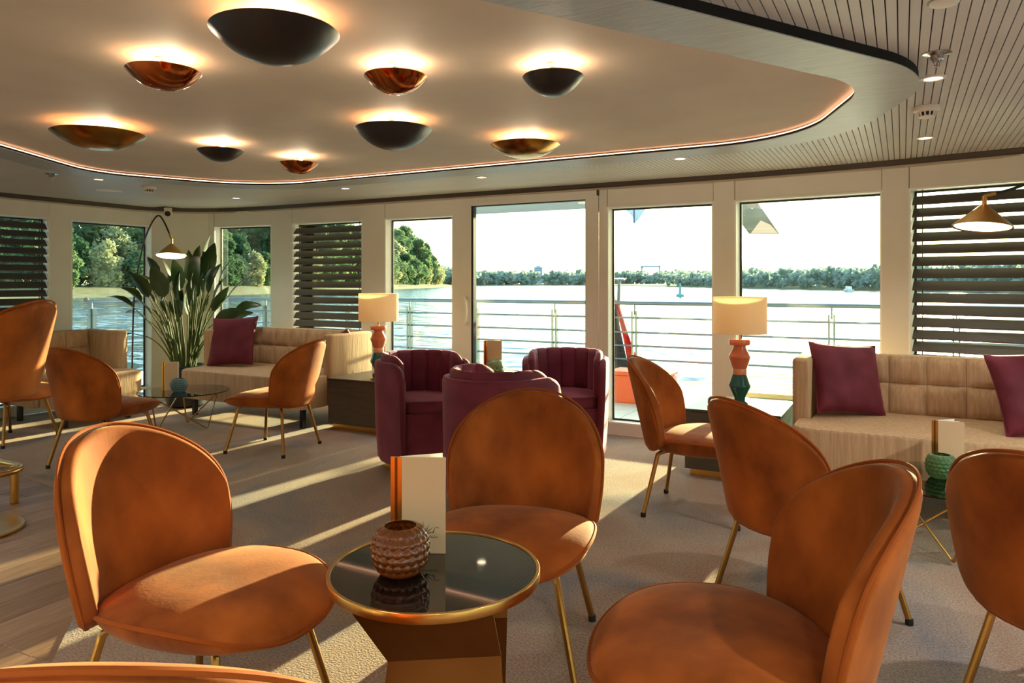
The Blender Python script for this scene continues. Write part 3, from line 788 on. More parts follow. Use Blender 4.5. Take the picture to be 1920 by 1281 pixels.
#=================================================================== TABLES
def side_table(label, x, y, z, r, deg):
    t = thing('side_table', label, 'table', (x, y, GZ), math.radians(deg), 'round black topped side tables')
    MB().lathe([(.0001,z-.008),(r-.006,z-.008),(r-.006,z-.001),(.0001,z-.001)], 72).build('table_top', 'glass_black', t)
    MB().lathe([(r-.006,z-.02),(r+.002,z-.02),(r+.003,z-.018),(r+.003,z+.0005),(r+.002,z+.002),(r-.005,z+.002),(r-.006,z-.0),(r-.006,z-.02)], 72, cap=False).build('rim', 'brass', t)
    MB().lathe([(.0001,z-.02),(r-.0065,z-.02),(r-.0065,z-.009),(.0001,z-.009)], 48).build('underplate', 'brass_dark', t)
    # folded sheet base: waist narrower than the top and the foot, one side open
    zt, zw = z-.02, z*.70
    T_, Wd, B_ = r*.80, r*.42, r*.72; th = .004
    def panel(pts, nrm):
        n = Vector(nrm)*th; a = [Vector(p) for p in pts]; k = len(a)
        return MB().add(a+[p+n for p in a], [tuple(range(k)), tuple(range(2*k-1,k-1,-1))]+[(i,(i+1)%k,k+(i+1)%k,k+i) for i in range(k)])
    # front (towards -y), back, left; the +x side stays open
    panel([(-T_,-T_*.62,zt),(T_*.62,-T_*.62,zt),(Wd*1.45,-Wd*.9,zw),(-Wd,-Wd*.9,zw)], (0,1,.2)).build('front_sheet', 'brass_dark', t, smooth=False)
    panel([(-Wd,-Wd*.9,zw),(Wd*1.45,-Wd*.9,zw),(B_*.95,-B_,0),(-B_*.9,-B_,0)], (0,1,-.2)).build('front_foot', 'brass_dark', t, smooth=False)
    panel([(-T_,T_*.62,zt),(T_*.95,T_*.62,zt),(Wd*1.75,Wd*.9,zw),(-Wd,Wd*.9,zw)], (0,-1,.2)).build('rear_sheet', 'brass_dark', t, smooth=False)
    panel([(-Wd,Wd*.9,zw),(Wd*1.75,Wd*.9,zw),(B_,B_*.9,0),(-B_*.9,B_*.9,0)], (0,-1,-.2)).build('rear_foot', 'brass_dark', t, smooth=False)
    panel([(-T_,-T_*.62,zt),(-T_,T_*.62,zt),(-Wd,Wd*.9,zw),(-Wd,-Wd*.9,zw)], (1,0,.2)).build('end_sheet', 'brass_dark', t, smooth=False)
    panel([(-Wd,-Wd*.9,zw),(-Wd,Wd*.9,zw),(-B_*.9,B_*.9,0),(-B_*.9,-B_,0)], (1,0,-.2)).build('end_foot', 'brass_dark', t, smooth=False)
    return t
side_table('round black glass side table with brass rim and folded base in the foreground', -.99, 1.455, .575, .25, 34)
side_table('round side table half hidden between the three purple tub chairs', -2.68, 4.76, .575, .25, 20)
def glass_table(label, x, y, r, a0, z=.33):
    t = thing('glass_coffee_table', label, 'table', (x, y, GZ), math.radians(a0), 'round glass tables on bent brass wire')
    MB().lathe([(.0001,z-.008),(r-.001,z-.008),(r,z-.006),(r,z-.002),(r-.001,z),(.0001,z)], 72).build('glass_top', 'table_glass', t)
    pts = []
    N = 3
    for k in range(N):
        a = 2*PI*k/N; b = 2*PI*(k+.5)/N
        T_ = Vector((r*.80*math.cos(a), r*.80*math.sin(a), z-.016)); B_ = Vector((r*.62*math.cos(b+.9), r*.62*math.sin(b+.9), .009))
        a2 = 2*PI*(k+1)/N; T2 = Vector((r*.80*math.cos(a2), r*.80*math.sin(a2), z-.016))
        def rounded(P, A, B):
            d1 = (A-P).normalized()*.022; d2 = (B-P).normalized()*.022
            return [P+d1, P+d1*.45+d2*.45*.3+Vector((0,0,0)), P+d1*.2+d2*.2, P+d2*.45+d1*.45*.3, P+d2]
        pts.append((T_, B_))
    flat = [p for q in pts for p in q]; m_ = len(flat)
    path = []
    for i in range(m_):
        P, A, B = flat[i], flat[i-1], flat[(i+1)%m_]
        d1 = (A-P).normalized()*.025; d2 = (B-P).normalized()*.025
        path += [P+d1, P+d1*.5+d2*.12, P+d1*.25+d2*.25, P+d2*.5+d1*.12, P+d2]
    MB().tube(path, .006, 8, closed=True).build('wire_base', 'brass', t)
    for k in range(3):
        P = pts[k][0]; MB().lathe([(.0001,-.006),(.012,-.006),(.012,0),(.0001,0)], 14, (P.x,P.y,z-.008)).build('pad', 'plastic_white', t)
    return t
glass_table('round glass coffee table on crossed brass wire legs before the left sofa', -5.46, 4.20, .37, 25)
glass_table('round glass coffee table on bent brass wire legs before the right sofa', .20, 4.00, .355, 40)

# ---------- honeycomb glass candle holders
def holder(label, x, y, z, m, s=1.0, seed=0):
    t = thing('candle_holder', label, 'candle holder', (x, y, z), seed, 'honeycomb glass candle holders on the tables')
    nu, nv = 112, 52; v = []; f = []
    prof = lambda q: .064*math.sqrt(1-((q-.52)/.64)**2)
    rows = 6; cols = 18
    for j in range(nv+1):
        q = j/nv; R = prof(q)
        for i in range(nu):
            a = i/nu*cols; b = q*rows
            best = 9
            for jj in (math.floor(b)-1, math.floor(b), math.floor(b)+1):
                for ii in (math.floor(a)-1, math.floor(a), math.floor(a)+1, math.floor(a)+2):
                    cx_ = ii+.5*(jj % 2); d = math.hypot((a-cx_)*1.0, (b-jj-.5)*.9); best = min(best, d)
            dz = .0068*max(0, 1-(best/.56)**2.4)
            if q > .97: dz *= (1-q)/.03
            v.append(((R+dz)*math.cos(2*PI*i/nu), (R+dz)*math.sin(2*PI*i/nu), .112*q))
    for j in range(nv):
        for i in range(nu): f.append((j*nu+i, j*nu+(i+1)%nu, (j+1)*nu+(i+1)%nu, (j+1)*nu+i))
    f.append(tuple(range(nu-1,-1,-1)))
    o0 = len(v)
    for q in (1.0,.8,.5,.15):
        for i in range(nu): v.append(((prof(q)-.005)*math.cos(2*PI*i/nu), (prof(q)-.005)*math.sin(2*PI*i/nu), .112*q))
    for i in range(nu): f.append((nv*nu+i, nv*nu+(i+1)%nu, o0+(i+1)%nu, o0+i))
    for j in range(3):
        for i in range(nu): f.append((o0+j*nu+i, o0+j*nu+(i+1)%nu, o0+(j+1)*nu+(i+1)%nu, o0+(j+1)*nu+i))
    f.append(tuple(o0+3*nu+i for i in range(nu)))
    g = MB().add([(p[0]*s, p[1]*s, p[2]*s) for p in v], f).build('glass_bowl', m, t, sharp=80)
    MB().lathe([(.0001,.018),(.019,.018),(.019,.032),(.0001,.032)], 20).build('tea_light', 'paper', t)
    return t
holder('amber honeycomb glass candle holder on the black round side table', -1.043, 1.390, .575, 'holder_amber', 1.0, .2)
holder('blue honeycomb glass candle holder on the left glass table', -5.43, 4.13, .33, 'holder_blue', 1.0, 1)
holder('pale sage honeycomb glass candle holder amid the purple tub chairs', -2.65, 4.69, .575, 'holder_sage', 1.0, 2)
holder('bright green honeycomb glass candle holder on the right glass table', .165, 4.02, .33, 'holder_green', 1.0, 3)

# ---------- standing menu cards: gold spine, cream cover with a thorny emblem, white leaf behind
def menu(label, x, y, z, deg, open_deg=25, logo=True):
    t = thing('menu_card', label, 'menu', (x, y, z), math.radians(deg), 'standing menu cards on the tables')
    Hh = .243; w = .112; sp = .028
    MB().box(-sp*.5,sp*.5,0,.003,0,Hh).build('spine', 'brass', t, smooth=False)
    MB().box(-.003,.003,-.002,.0,0,Hh).build('spine_groove', 'brass_dark', t, smooth=False)
    c = MB().rbox(0,w,0,.0025,0,Hh,.0008,1).build('front_cover', 'cream', t, (sp*.5,0,0))
    b = MB().rbox(0,w,0,.0025,0,Hh,.0008,1).build('rear_leaf', 'paper', t, (sp*.5-.006,.006,0)); b.rotation_euler = (0,0,math.radians(open_deg))
    b2 = MB().rbox(0,w*.96,0,.0008,.004,Hh-.004,.0003,1).build('inner_sheet', 'paper', t, (sp*.5-.003,.004,0)); b2.rotation_euler = (0,0,math.radians(open_deg*.55))
    if logo:
        em = MB()
        def stroke(x0, z0, x1, z1, w0):
            d = Vector((x1-x0, z1-z0)).normalized(); n = Vector((-d.y, d.x))*w0
            v = [(x0+n.x,-.0004,z0+n.y),(x0-n.x,-.0004,z0-n.y),(x1,-.0004,z1),(x0+n.x,.0004,z0+n.y),(x0-n.x,.0004,z0-n.y),(x1,.0004,z1)]
            em.add(v, [(0,1,2),(5,4,3),(0,3,4,1),(1,4,5,2),(2,5,3,0)])
        bx_, bz = .058, .048
        for ang, L_ in ((96,.036),(62,.03),(40,.032),(18,.028),(125,.03),(150,.03),(75,.022),(170,.024)):
            a = math.radians(ang); stroke(bx_+.004*math.cos(a), bz+.004*math.sin(a), bx_+L_*math.cos(a), bz+L_*math.sin(a), .0016)
        stroke(bx_+.022, bz+.004, bx_+.03, bz+.024, .0014); stroke(bx_+.03, bz+.018, bx_+.042, bz+.016, .001)
        em.build('emblem', 'ink', c, smooth=False)
        pts = []                                    # small handwritten line under the emblem
        for i in range(60):
            q = i/59; pts.append((.030+.062*q, -.0002, .041+.0016*math.sin(q*48)+(.003 if .70 < q < .74 else 0)))
        MB().tube(pts, .0006, 4).build('script', 'ink', c)
    return t
menu('cream menu card with gold spine standing behind the amber candle holder', -1.13, 1.488, .575, 25, 22)
menu('cream menu card standing on the left glass table', -5.62, 4.12, .33, 25, 22)
menu('cream menu card between the purple tub chairs', -2.80, 4.80, .575, 20, 30, False)
menu('open cream menu card standing on the right glass table before the sofa', .145, 4.20, .33, 2, 42, False)

#=================================================================== PLINTHS AND TABLE LAMPS
def plinth(label, x0, x1, y0, y1):
    t = thing('plinth_table', label, 'side table', ((x0+x1)/2,(y0+y1)/2,GZ)); a, b = (x1-x0)/2, (y1-y0)/2
    MB().rbox(-a,a,-b,b,.05,.425,.004,1).build('body', 'plinth', t)
    MB().rbox(-a-.006,a+.006,-b-.006,b+.006,.425,.44,.003,1).build('top', 'plinth', t)
    MB().box(-a+.03,a-.03,-b+.03,b-.03,0,.05).build('recessed_base', 'brass', t, smooth=False)
plinth('dark wood plinth table with brass foot beside the left sofa arm', -4.36, -3.70, 4.78, 5.45)
plinth('dark wood plinth table with brass foot beside the right sofa arm', -1.25, -.66, 4.72, 5.35)
plinth('dark plinth table by the left windows behind the bar stool', -7.28, -6.85, 2.95, 3.38)
def table_lamp(label, x, y, z, s=1.0, power=.4):
    t = thing('table_lamp', label, 'lamp', (x, y, z), 0, 'stacked ceramic table lamps with white drum shades')
    t.scale = (s, s, s)
    MB().lathe([(.0001,0),(.066,0),(.068,.004),(.066,.012),(.0001,.012)], 40).build('base', 'brass', t)
    MB().lathe([(.0001,.012),(.046,.012),(.052,.018),(.052,.045),(.034,.058),(.034,.075),(.068,.148),(.069,.156),(.066,.164),(.045,.226),(.0001,.226)], 40).build('lower_body', 'teal', t)
    MB().lathe([(.0001,.226),(.042,.226),(.044,.230),(.044,.262),(.042,.266),(.0001,.266)], 40).build('collar', 'peach', t)
    MB().lathe([(.0001,.266),(.045,.266),(.067,.333),(.069,.341),(.067,.349),(.039,.402),(.039,.410),(.064,.418),(.067,.423),(.067,.448),(.064,.453),(.0001,.453)], 40).build('upper_body', 'terracotta', t)
    MB().lathe([(.006,.453),(.006,.60)], 10).build('stem', 'brass', t)
    sh = MB().lathe([(.168,.492),(.168,.727),(.166,.727),(.166,.492),(.168,.492)], 56, cap=False).build('shade', 'lamp_shade', t)
    MB().tube([(.164*math.cos(a), .164*math.sin(a), .722) for a in np.linspace(0,2*PI,40)[:-1]], .002, 5, closed=True).build('shade_ring', 'brass', sh)
    for k in range(3):
        a = 2*PI*k/3; MB().tube([(0,0,.6),(.164*math.cos(a), .164*math.sin(a), .722)], .0016, 5).build('shade_spoke', 'brass', sh)
    MB().sphere((0,0,.62), .026, 14, 10).build('bulb', 'bulb_soft', t)
    ld = bpy.data.lights.new('bulb_light', 'POINT'); ld.energy = power*LAMP; ld.color = (1,.72,.42); ld.shadow_soft_size = .03
    lo_ = bpy.data.objects.new('bulb_light', ld); C.objects.link(lo_); lo_.parent = t; lo_.location = (0,0,.655)
mat('bulb_soft', (1,.8,.5,1), 0.4, emis=(1,.7,.4,1), estr=2.0)
table_lamp('terracotta and teal ceramic table lamp left of the purple tub chairs', -3.93, 4.93, .44)
table_lamp('terracotta and teal ceramic table lamp beside the right sofa', -.925, 4.85, .44)
table_lamp('table lamp with white drum shade at the far left edge before the dark louvers', -7.07, 3.16, .44, .88)

#=================================================================== ARC FLOOR LAMPS
def arc_lamp(label, base, pts, head, r=.15, tilt=(0,0)):
    t = thing('arc_floor_lamp', label, 'floor lamp', (base[0], base[1], GZ), 0, 'black arc lamps with brass cone shades')
    B0 = Vector((base[0], base[1], 0)); Hd = Vector(head)-B0
    MB().lathe([(.0001,0),(.14,0),(.142,.006),(.14,.024),(.02,.03),(.0001,.03)], 40).build('base', 'lamp_black', t)
    P = [Vector((0,0,.03))]+[Vector(p)-B0 for p in pts]+[Hd+Vector((0,0,.045))]
    out = []
    for i in range(len(P)-1):
        p0 = P[max(i-1,0)]; p1 = P[i]; p2 = P[i+1]; p3 = P[min(i+2,len(P)-1)]
        for k in range(8):
            u = k/8; out.append(.5*((2*p1)+(p2-p0)*u+(2*p0-5*p1+4*p2-p3)*u*u+(3*p1-p0-3*p2+p3)*u**3))
    out.append(P[-1])
    MB().tube(out, .0085, 10).build('arm', 'lamp_black', t)
    MB().tube([out[-4], out[-1]], .0115, 10).build('sleeve', 'brass', t)
    MB().lathe([(.0001,.05),(.012,.048),(.012,.0)], 14, Hd).build('joint', 'brass', t)
    sh = MB().lathe([(.013,.0),(.016,-.002),(r,-.125),(r+.001,-.132),(r-.003,-.132),(.014,-.008)], 48, cap=False).build('shade', 'brass', t, Hd)
    df = MB().lathe([(.0001,-.124),(r-.006,-.124),(r-.006,-.126),(.0001,-.126)], 48).build('diffuser', 'diffuser', t, Hd)
    kb = MB().lathe([(.0001,-.126),(.006,-.126),(.006,-.13),(.0001,-.13)], 12).build('knob', 'brass', t, Hd)
    for o in (sh, df, kb): o.rotation_euler = (tilt[0], tilt[1], 0)
arc_lamp('black arc floor lamp with brass cone shade over the potted plant', (-6.99,4.76), [(-6.985,4.765,.6),(-6.96,4.77,1.15),(-6.88,4.80,1.60),(-6.81,4.83,1.82),(-6.72,4.86,1.945),(-6.64,4.875,1.88)], (-6.545,4.89,1.655), .145, (math.radians(-9), math.radians(-9)))
arc_lamp('brass cone lamp on a long arm before the right louvered window', (1.75,4.62), [(1.74,4.64,.7),(1.68,4.68,1.3),(1.45,4.74,1.75),(1.15,4.79,1.95),(.85,4.83,1.92),(.60,4.855,1.80)], (.41,4.872,1.70), .148, (math.radians(-8), math.radians(5)))

#=================================================================== CEILING FIXTURES
def bowl_lamp(label, x, y, D, depth, m, rz=2.033, power=2.0):
    t = thing('ceiling_bowl_lamp', label, 'ceiling lamp', (x*1.058, y*1.058, PZ), 0, 'bowl shaped ceiling lamps')
    D *= 1.058
    r = D/2; d = depth*D; z0 = rz-PZ
    prof = []; n = 14
    for i in range(n+1):
        q = i/n; prof.append((max(.0001, r*q), z0-d*(1-q**2.3)))
    inner = [(p[0]*.985, p[1]+.003) for p in reversed(prof)]
    MB().lathe(prof, 64, cap=False).build('bowl', m, t, sharp=80)
    MB().lathe(list(reversed([(max(.0001,a), b) for a, b in inner])), 64, cap=False).build('bowl_lining', 'bowl_inner', t, sharp=80)
    MB().lathe([(.0001,0),(.03,0),(.03,-.006),(.012,-.010),(.010,z0-d+.004)], 20).build('stem', 'ceramic_white', t)
    MB().lathe([(.026,0),(.026,-.026),(.0001,-.026)], 20, (0,0,z0+.03)).build('socket', 'ceramic_white', t)
    for sx in (-1,1):
        bo = .036 if D < .3 else .05
        MB().sphere((sx*bo,0,z0-.002), .010, 10, 8, 1.2).build('bulb', 'bulb', t)
        ld = bpy.data.lights.new('bulb_light', 'POINT'); ld.energy = power*LAMP; ld.color = (1,.80,.54); ld.shadow_soft_size = .012
        lo_ = bpy.data.objects.new('bulb_light', ld); C.objects.link(lo_); lo_.parent = t; lo_.location = (sx*bo,0,z0+.014)
bowl_lamp('largest matt black bowl ceiling lamp nearest the camera', -1.61, 1.545, .367, .245, 'bowl_black')
bowl_lamp('copper bowl ceiling lamp left of the large black bowl', -2.255, 1.655, .246, .26, 'bowl_copper')
bowl_lamp('copper bowl ceiling lamp between the two front black bowls', -1.586, 2.087, .224, .27, 'bowl_copper')
bowl_lamp('small matt black bowl ceiling lamp closest to the slatted ceiling', -1.093, 2.351, .218, .31, 'bowl_black')
bowl_lamp('wide brass bowl ceiling lamp at far left', -3.486, 2.20, .425, .18, 'bowl_brass')
bowl_lamp('small matt black bowl ceiling lamp beside the far copper bowl', -3.33, 2.793, .242, .25, 'bowl_black')
bowl_lamp('smallest copper bowl ceiling lamp farthest from the camera', -3.264, 3.321, .236, .27, 'bowl_copper')
bowl_lamp('matt black bowl ceiling lamp in the middle of the ceiling panel', -2.137, 2.794, .366, .265, 'bowl_black')
bowl_lamp('brass bowl ceiling lamp above the sliding door', -1.768, 3.451, .37, .18, 'bowl_brass')
SZ = 2.09
dl_lab = {0:'round ceiling downlight between the sprinkler and the right smoke detector',1:'round ceiling downlight behind the right smoke detector',2:'round ceiling downlight above the window right of the sliding door',
 3:'round ceiling downlight above the sliding door edge',4:'round ceiling downlight above the left louvered window',5:'round ceiling downlight nearest the left corner pillar',6:'round ceiling downlight beside the left sprinkler'}
for i, (x, y) in enumerate([(.112,3.407),(.118,4.788),(-1.306,4.816),(-2.912,4.931),(-4.312,4.952),(-5.743,5.007),(-5.68,3.583)]):
    t = thing('downlight', dl_lab[i], 'downlight', (x, y, SZ), 0, 'recessed ceiling downlights')
    MB().lathe([(.034,.0),(.048,-.0),(.048,-.003),(.036,-.006),(.034,-.004)], 32, cap=False).build('bezel', 'plastic_white', t)
    MB().lathe([(.0001,-.002),(.034,-.002),(.034,-.001),(.0001,-.001)], 28).build('lens', 'downlight', t)
    ld = bpy.data.lights.new('downlight_beam', 'SPOT'); ld.energy = 14*LAMP; ld.color = (1,.92,.80); ld.spot_size = math.radians(100); ld.spot_blend = .7; ld.shadow_soft_size = .03
    lo_ = bpy.data.objects.new('downlight_beam', ld); C.objects.link(lo_); lo_.parent = t; lo_.location = (0,0,-.012)
for i, (x, y) in enumerate([(xx, yy) for yy in (-.9,-2.6) for xx in (-6.2,-3.9,-1.6,.7,2.3)]+[(1.6,1.2),(1.6,3.2)]):  # added lamps out of view, fill light to brighten the seating
    t = thing('downlight', 'added fill downlight on the lounge ceiling out of view', 'downlight', (x, y, SZ), 0, 'added fill downlights out of view')
    MB().lathe([(.034,.0),(.048,-.0),(.048,-.003),(.036,-.006),(.034,-.004)], 32, cap=False).build('bezel', 'plastic_white', t)
    MB().lathe([(.0001,-.002),(.034,-.002),(.034,-.001),(.0001,-.001)], 28).build('lens', 'downlight', t)
    ld = bpy.data.lights.new('downlight_beam', 'SPOT'); ld.energy = 120*LAMP; ld.color = (1,.93,.83); ld.spot_size = math.radians(150); ld.spot_blend = .8; ld.shadow_soft_size = .05
    lo_ = bpy.data.objects.new('downlight_beam', ld); C.objects.link(lo_); lo_.parent = t; lo_.location = (0,0,-.012)
def smoke(label, x, y):
    t = thing('smoke_detector', label, 'smoke detector', (x, y, SZ), .3, 'ceiling smoke detectors')
    MB().lathe([(.0001,0),(.056,0),(.058,-.006),(.056,-.022),(.042,-.027),(.0001,-.027)], 40).build('housing', 'plastic_white', t)
    MB().lathe([(.0001,-.024),(.030,-.024),(.030,-.046),(.0001,-.046)], 24).build('chamber', 'plastic_dark', t)
    for k in range(12):
        a = 2*PI*k/12; MB().tube([(.042*math.cos(a),.042*math.sin(a),-.025),(.034*math.cos(a),.034*math.sin(a),-.047)], .0035, 5).build('vent_rib', 'plastic_white', t)
    MB().lathe([(.0001,-.045),(.034,-.045),(.036,-.049),(.030,-.053),(.0001,-.054)], 30).build('cap', 'plastic_white', t)
smoke('white smoke detector on the slatted ceiling at right', .104, 3.95)
smoke('white smoke detector near the left corner of the ceiling', -5.736, 4.068)
def sprinkler(label, x, y):
    t = thing('sprinkler', label, 'sprinkler', (x, y, SZ), .2, 'ceiling sprinkler heads')
    MB().lathe([(.0001,0),(.048,0),(.048,-.003),(.03,-.006),(.022,-.009),(.022,-.022),(.017,-.028),(.0001,-.028)], 28).build('escutcheon', 'chrome', t)
    for s_ in (-1,1): MB().tube([(s_*.007,0,-.026),(s_*.009,0,-.036),(s_*.006,0,-.046)], .0022, 6).build('frame_arm', 'chrome', t)
    MB().lathe([(.0001,-.044),(.009,-.044),(.011,-.047),(.0001,-.049)], 14).build('deflector', 'chrome', t)
sprinkler('chrome sprinkler head on the slatted ceiling at right', .112, 3.05)
sprinkler('small sprinkler head on the ceiling at far left', -5.717, 3.238)
t = thing('ceiling_disc', 'round white blank plate on the ceiling at the top right picture edge', 'ceiling plate', (.11,2.497,SZ))
MB().lathe([(.0001,0),(.04,0),(.04,-.006),(.034,-.010),(.0001,-.010)], 36).build('disc', 'plastic_white', t)
MB().lathe([(.036,-.002),(.043,-.002),(.043,0),(.036,0)], 36, cap=False).build('ring', 'chrome', t)
t = thing('ceiling_speaker', 'flat round white speaker grille on the left part of the ceiling', 'speaker', (-6.285,4.063,SZ))
MB().lathe([(.0001,-.002),(.095,-.002),(.095,-.0045),(.0001,-.0045)], 44).build('grille', 'plastic_white', t)
MB().lathe([(.095,0),(.108,0),(.108,-.004),(.102,-.008),(.095,-.006)], 44, cap=False).build('ring', 'plastic_white', t)
t = thing('dome_camera', 'white dome security camera in the ceiling corner above the arc lamp', 'camera', (-7.20,5.34,2.09), math.radians(-50))
MB().lathe([(.0001,0),(.05,0),(.05,-.02),(.044,-.03),(.0001,-.03)], 32).build('mount', 'plastic_white', t)
MB().sphere((0,0,-.05), .046, 24, 16).build('ball', 'plastic_white', t)
o = MB().lathe([(.0001,.03),(.03,.03),(.032,.040),(.028,.046),(.0001,.049)], 24).build('lens', 'plastic_dark', t, (0,0,-.05)); o.rotation_euler = (math.radians(115),0,math.radians(90))

#=================================================================== POTTED PLANT
pl = thing('potted_plant', 'large leafy bird of paradise plant in a dark pot by the corner pillar', 'plant', (-6.45,4.98,GZ))
MB().lathe([(.0001,0),(.15,0),(.175,.02),(.205,.16),(.215,.40),(.217,.42),(.205,.42),(.20,.39),(.0001,.39)], 44).build('pot', 'pot', pl)
MB().lathe([(.0001,.391),(.199,.391),(.15,.402),(.0001,.41)], 36).build('soil', 'soil', pl)
def plant_leaf(root, tip, ln, wd, bend, twist, seed):
    r = random.Random(seed)
    R0, T0 = Vector(root), Vector(tip)
    mid = (R0+T0)/2+Vector((0,0,.10+.06*r.random()))-Vector((T0.x-R0.x, T0.y-R0.y, 0))*.12
    st = []
    for i in range(11):
        u = i/10; st.append(R0*(1-u)**2+mid*2*u*(1-u)+T0*u*u)
    d = (st[-1]-st[-2]).normalized(); side = d.cross(Vector((0,0,1)))
    side = side.normalized() if side.length > .05 else Vector((1,0,0))
    side = (Matrix.Rotation(twist, 3, d) @ side).normalized(); nrm = side.cross(d).normalized()
    v = []; f = []; n = 12; wj = [1+.08*r.uniform(-1,1) for _ in range(n+1)]
    spine = []
    for i in range(n+1):
        u = i/n; c_ = T0+d*ln*u-Vector((0,0,1))*bend*u*u*ln+nrm*(.05*ln*math.sin(u*PI))
        spine.append(c_)
        w = wd*(math.sin(PI*min(1, u*.94+.05)**.85))**.8*wj[i]
        if i in (0, n): w = .002
        lift = .22*w
        for k, s_ in enumerate((-1,-.55,0,.55,1)):
            v.append(c_+side*w*s_+nrm*(lift*abs(s_)**1.4))
    for i in range(n):
        for k in range(4): a = i*5+k; f.append((a,a+1,a+6,a+5))
    m_ = len(v); off_ = [Vector(p)-nrm*.0016 for p in v]
    v2 = v+off_; f2 = f+[tuple(reversed([q+m_ for q in ff])) for ff in f]
    for i in range(n): f2 += [(i*5,(i+1)*5,(i+1)*5+m_,i*5+m_), (i*5+4,i*5+4+m_,(i+1)*5+4+m_,(i+1)*5+4)]
    lf = MB().add(v2, f2).build('leaf', 'leaf', pl, sharp=70)
    MB().tube(st+spine[1:8], [.0085-.0004*i for i in range(11)]+[.0045-.0005*i for i in range(7)], 7).build('leaf_stalk', 'stalk', lf)
rp = random.Random(11)
# camera-left is roughly world (-.88,-.47); right (.88,.47).  (side offset, depth offset, height, leaf length, half width, bend, twist)
spec = [(-.60,.0,.98,.30,.045,.5,.2),(-.62,-.1,1.30,.34,.05,.35,-.3),(-.50,.1,1.22,.30,.075,.3,.5),(-.42,-.1,1.40,.34,.085,.15,.9),(-.46,.05,1.46,.30,.06,.4,.2),(-.56,.1,1.12,.28,.07,.2,.4),
 (-.22,-.1,1.40,.34,.085,.0,1.3),(-.14,.1,1.46,.34,.09,.0,1.6),(-.05,-.05,1.36,.36,.075,.05,1.2),(.02,.1,1.30,.34,.06,.0,.7),(.16,-.05,1.58,.40,.085,.0,1.4),(.24,.05,1.62,.40,.095,.0,1.0),
 (.20,.1,1.70,.36,.05,.0,.3),(.33,-.1,1.46,.36,.075,.1,.9),(.40,.05,1.52,.36,.05,.1,.4),(.52,.05,1.42,.36,.04,.1,.3),(.42,-.1,1.12,.32,.07,.1,1.3),(.55,-.1,1.14,.34,.065,.1,.9),(.62,.0,1.22,.32,.06,.3,.6),
 (.60,.04,1.24,.34,.05,.3,.2),(.64,.0,1.22,.30,.06,.3,.9),(-.50,-.12,1.32,.30,.06,.3,.7),(-.26,.1,1.50,.3,.06,.1,.6),(.12,.06,1.40,.34,.07,.0,.9),(-.02,.12,1.55,.32,.06,.0,1.4),(.36,.0,1.34,.3,.055,.1,.5),(.28,-.12,1.40,.34,.07,.05,1.2),(-.36,.12,1.30,.28,.06,.2,1.1),(-.30,.1,1.18,.28,.06,.2,.8),(.10,-.1,1.18,.30,.05,.0,1.5),(-.08,.0,1.15,.30,.06,.0,.5),(.30,.1,1.22,.3,.05,.0,1.2),(.06,.1,1.52,.34,.07,.0,1.1),(-.34,-.05,1.55,.30,.06,.2,1.0),(-.16,.12,1.05,.24,.05,.1,.4)]
for i, (sx, dd, hz, ln, wd, bd, tw) in enumerate(spec):
    wx = .882*sx+(-.47)*dd; wy_ = .47*sx+.882*dd
    a = math.atan2(wy_, wx); rr = .05+.07*rp.random()
    zt = hz-ln*.85
    plant_leaf((rr*math.cos(a+rp.uniform(-.8,.8)), rr*math.sin(a+rp.uniform(-.8,.8)), .39), (wx*.80, wy_*.80, zt), ln, wd, bd, tw, i)
for i in range(14):      # thin bare stalks and rolled young leaves
    a = rp.uniform(0,2*PI); rr = rp.uniform(.25,.45)
    plant_leaf((.08*math.cos(a), .08*math.sin(a), .39), (rr*math.cos(a)*.7, rr*math.sin(a)*.7, rp.uniform(.85,1.2)), rp.uniform(.14,.22), .014, .05, 1.0, 50+i)

#=================================================================== STERN DECK
DK = -.05
dkp = struct('deck', 'pale stern deck of large square tiles outside the glazing')
MB().prism([(-10.3,-4.4),(-7.56,-4.4),(-7.56,5.4),(-6.9,5.9),(-.9,5.9),(.8,5.6),(2.0,5.0),(3.15,4.0),(3.15,-4.4),(5.4,-4.4),(5.4,8.0),(4.2,9.1),(-8.6,9.1),(-10.3,6.6)], DK-.3, DK-.012).build('deck_slab', 'hull_white', dkp, smooth=False)
tm = MB().rbox(0,.59,0,.59,-.012,0,.003,1).mesh('deck_tile', m='deck')
for i in range(17):
    for j in range(5):
        x, y = -6.6+i*.6, 5.92+j*.6
        if x > -.9 or y+.6 < 9.1: ob('deck_tile', tm, dkp, (x, y, DK))
aw = struct('deck_roof', 'pale overhanging roof above the stern deck')
MB().box(-8.2,4.0,6.0,7.75,2.105,2.26).build('soffit', 'awning', aw, smooth=False)
MB().lathe([(.0001,0),(.06,0),(.06,-.01),(.0001,-.01)], 24, (-2.95,7.1,2.105)).build('soffit_lamp', 'plastic_white', aw)
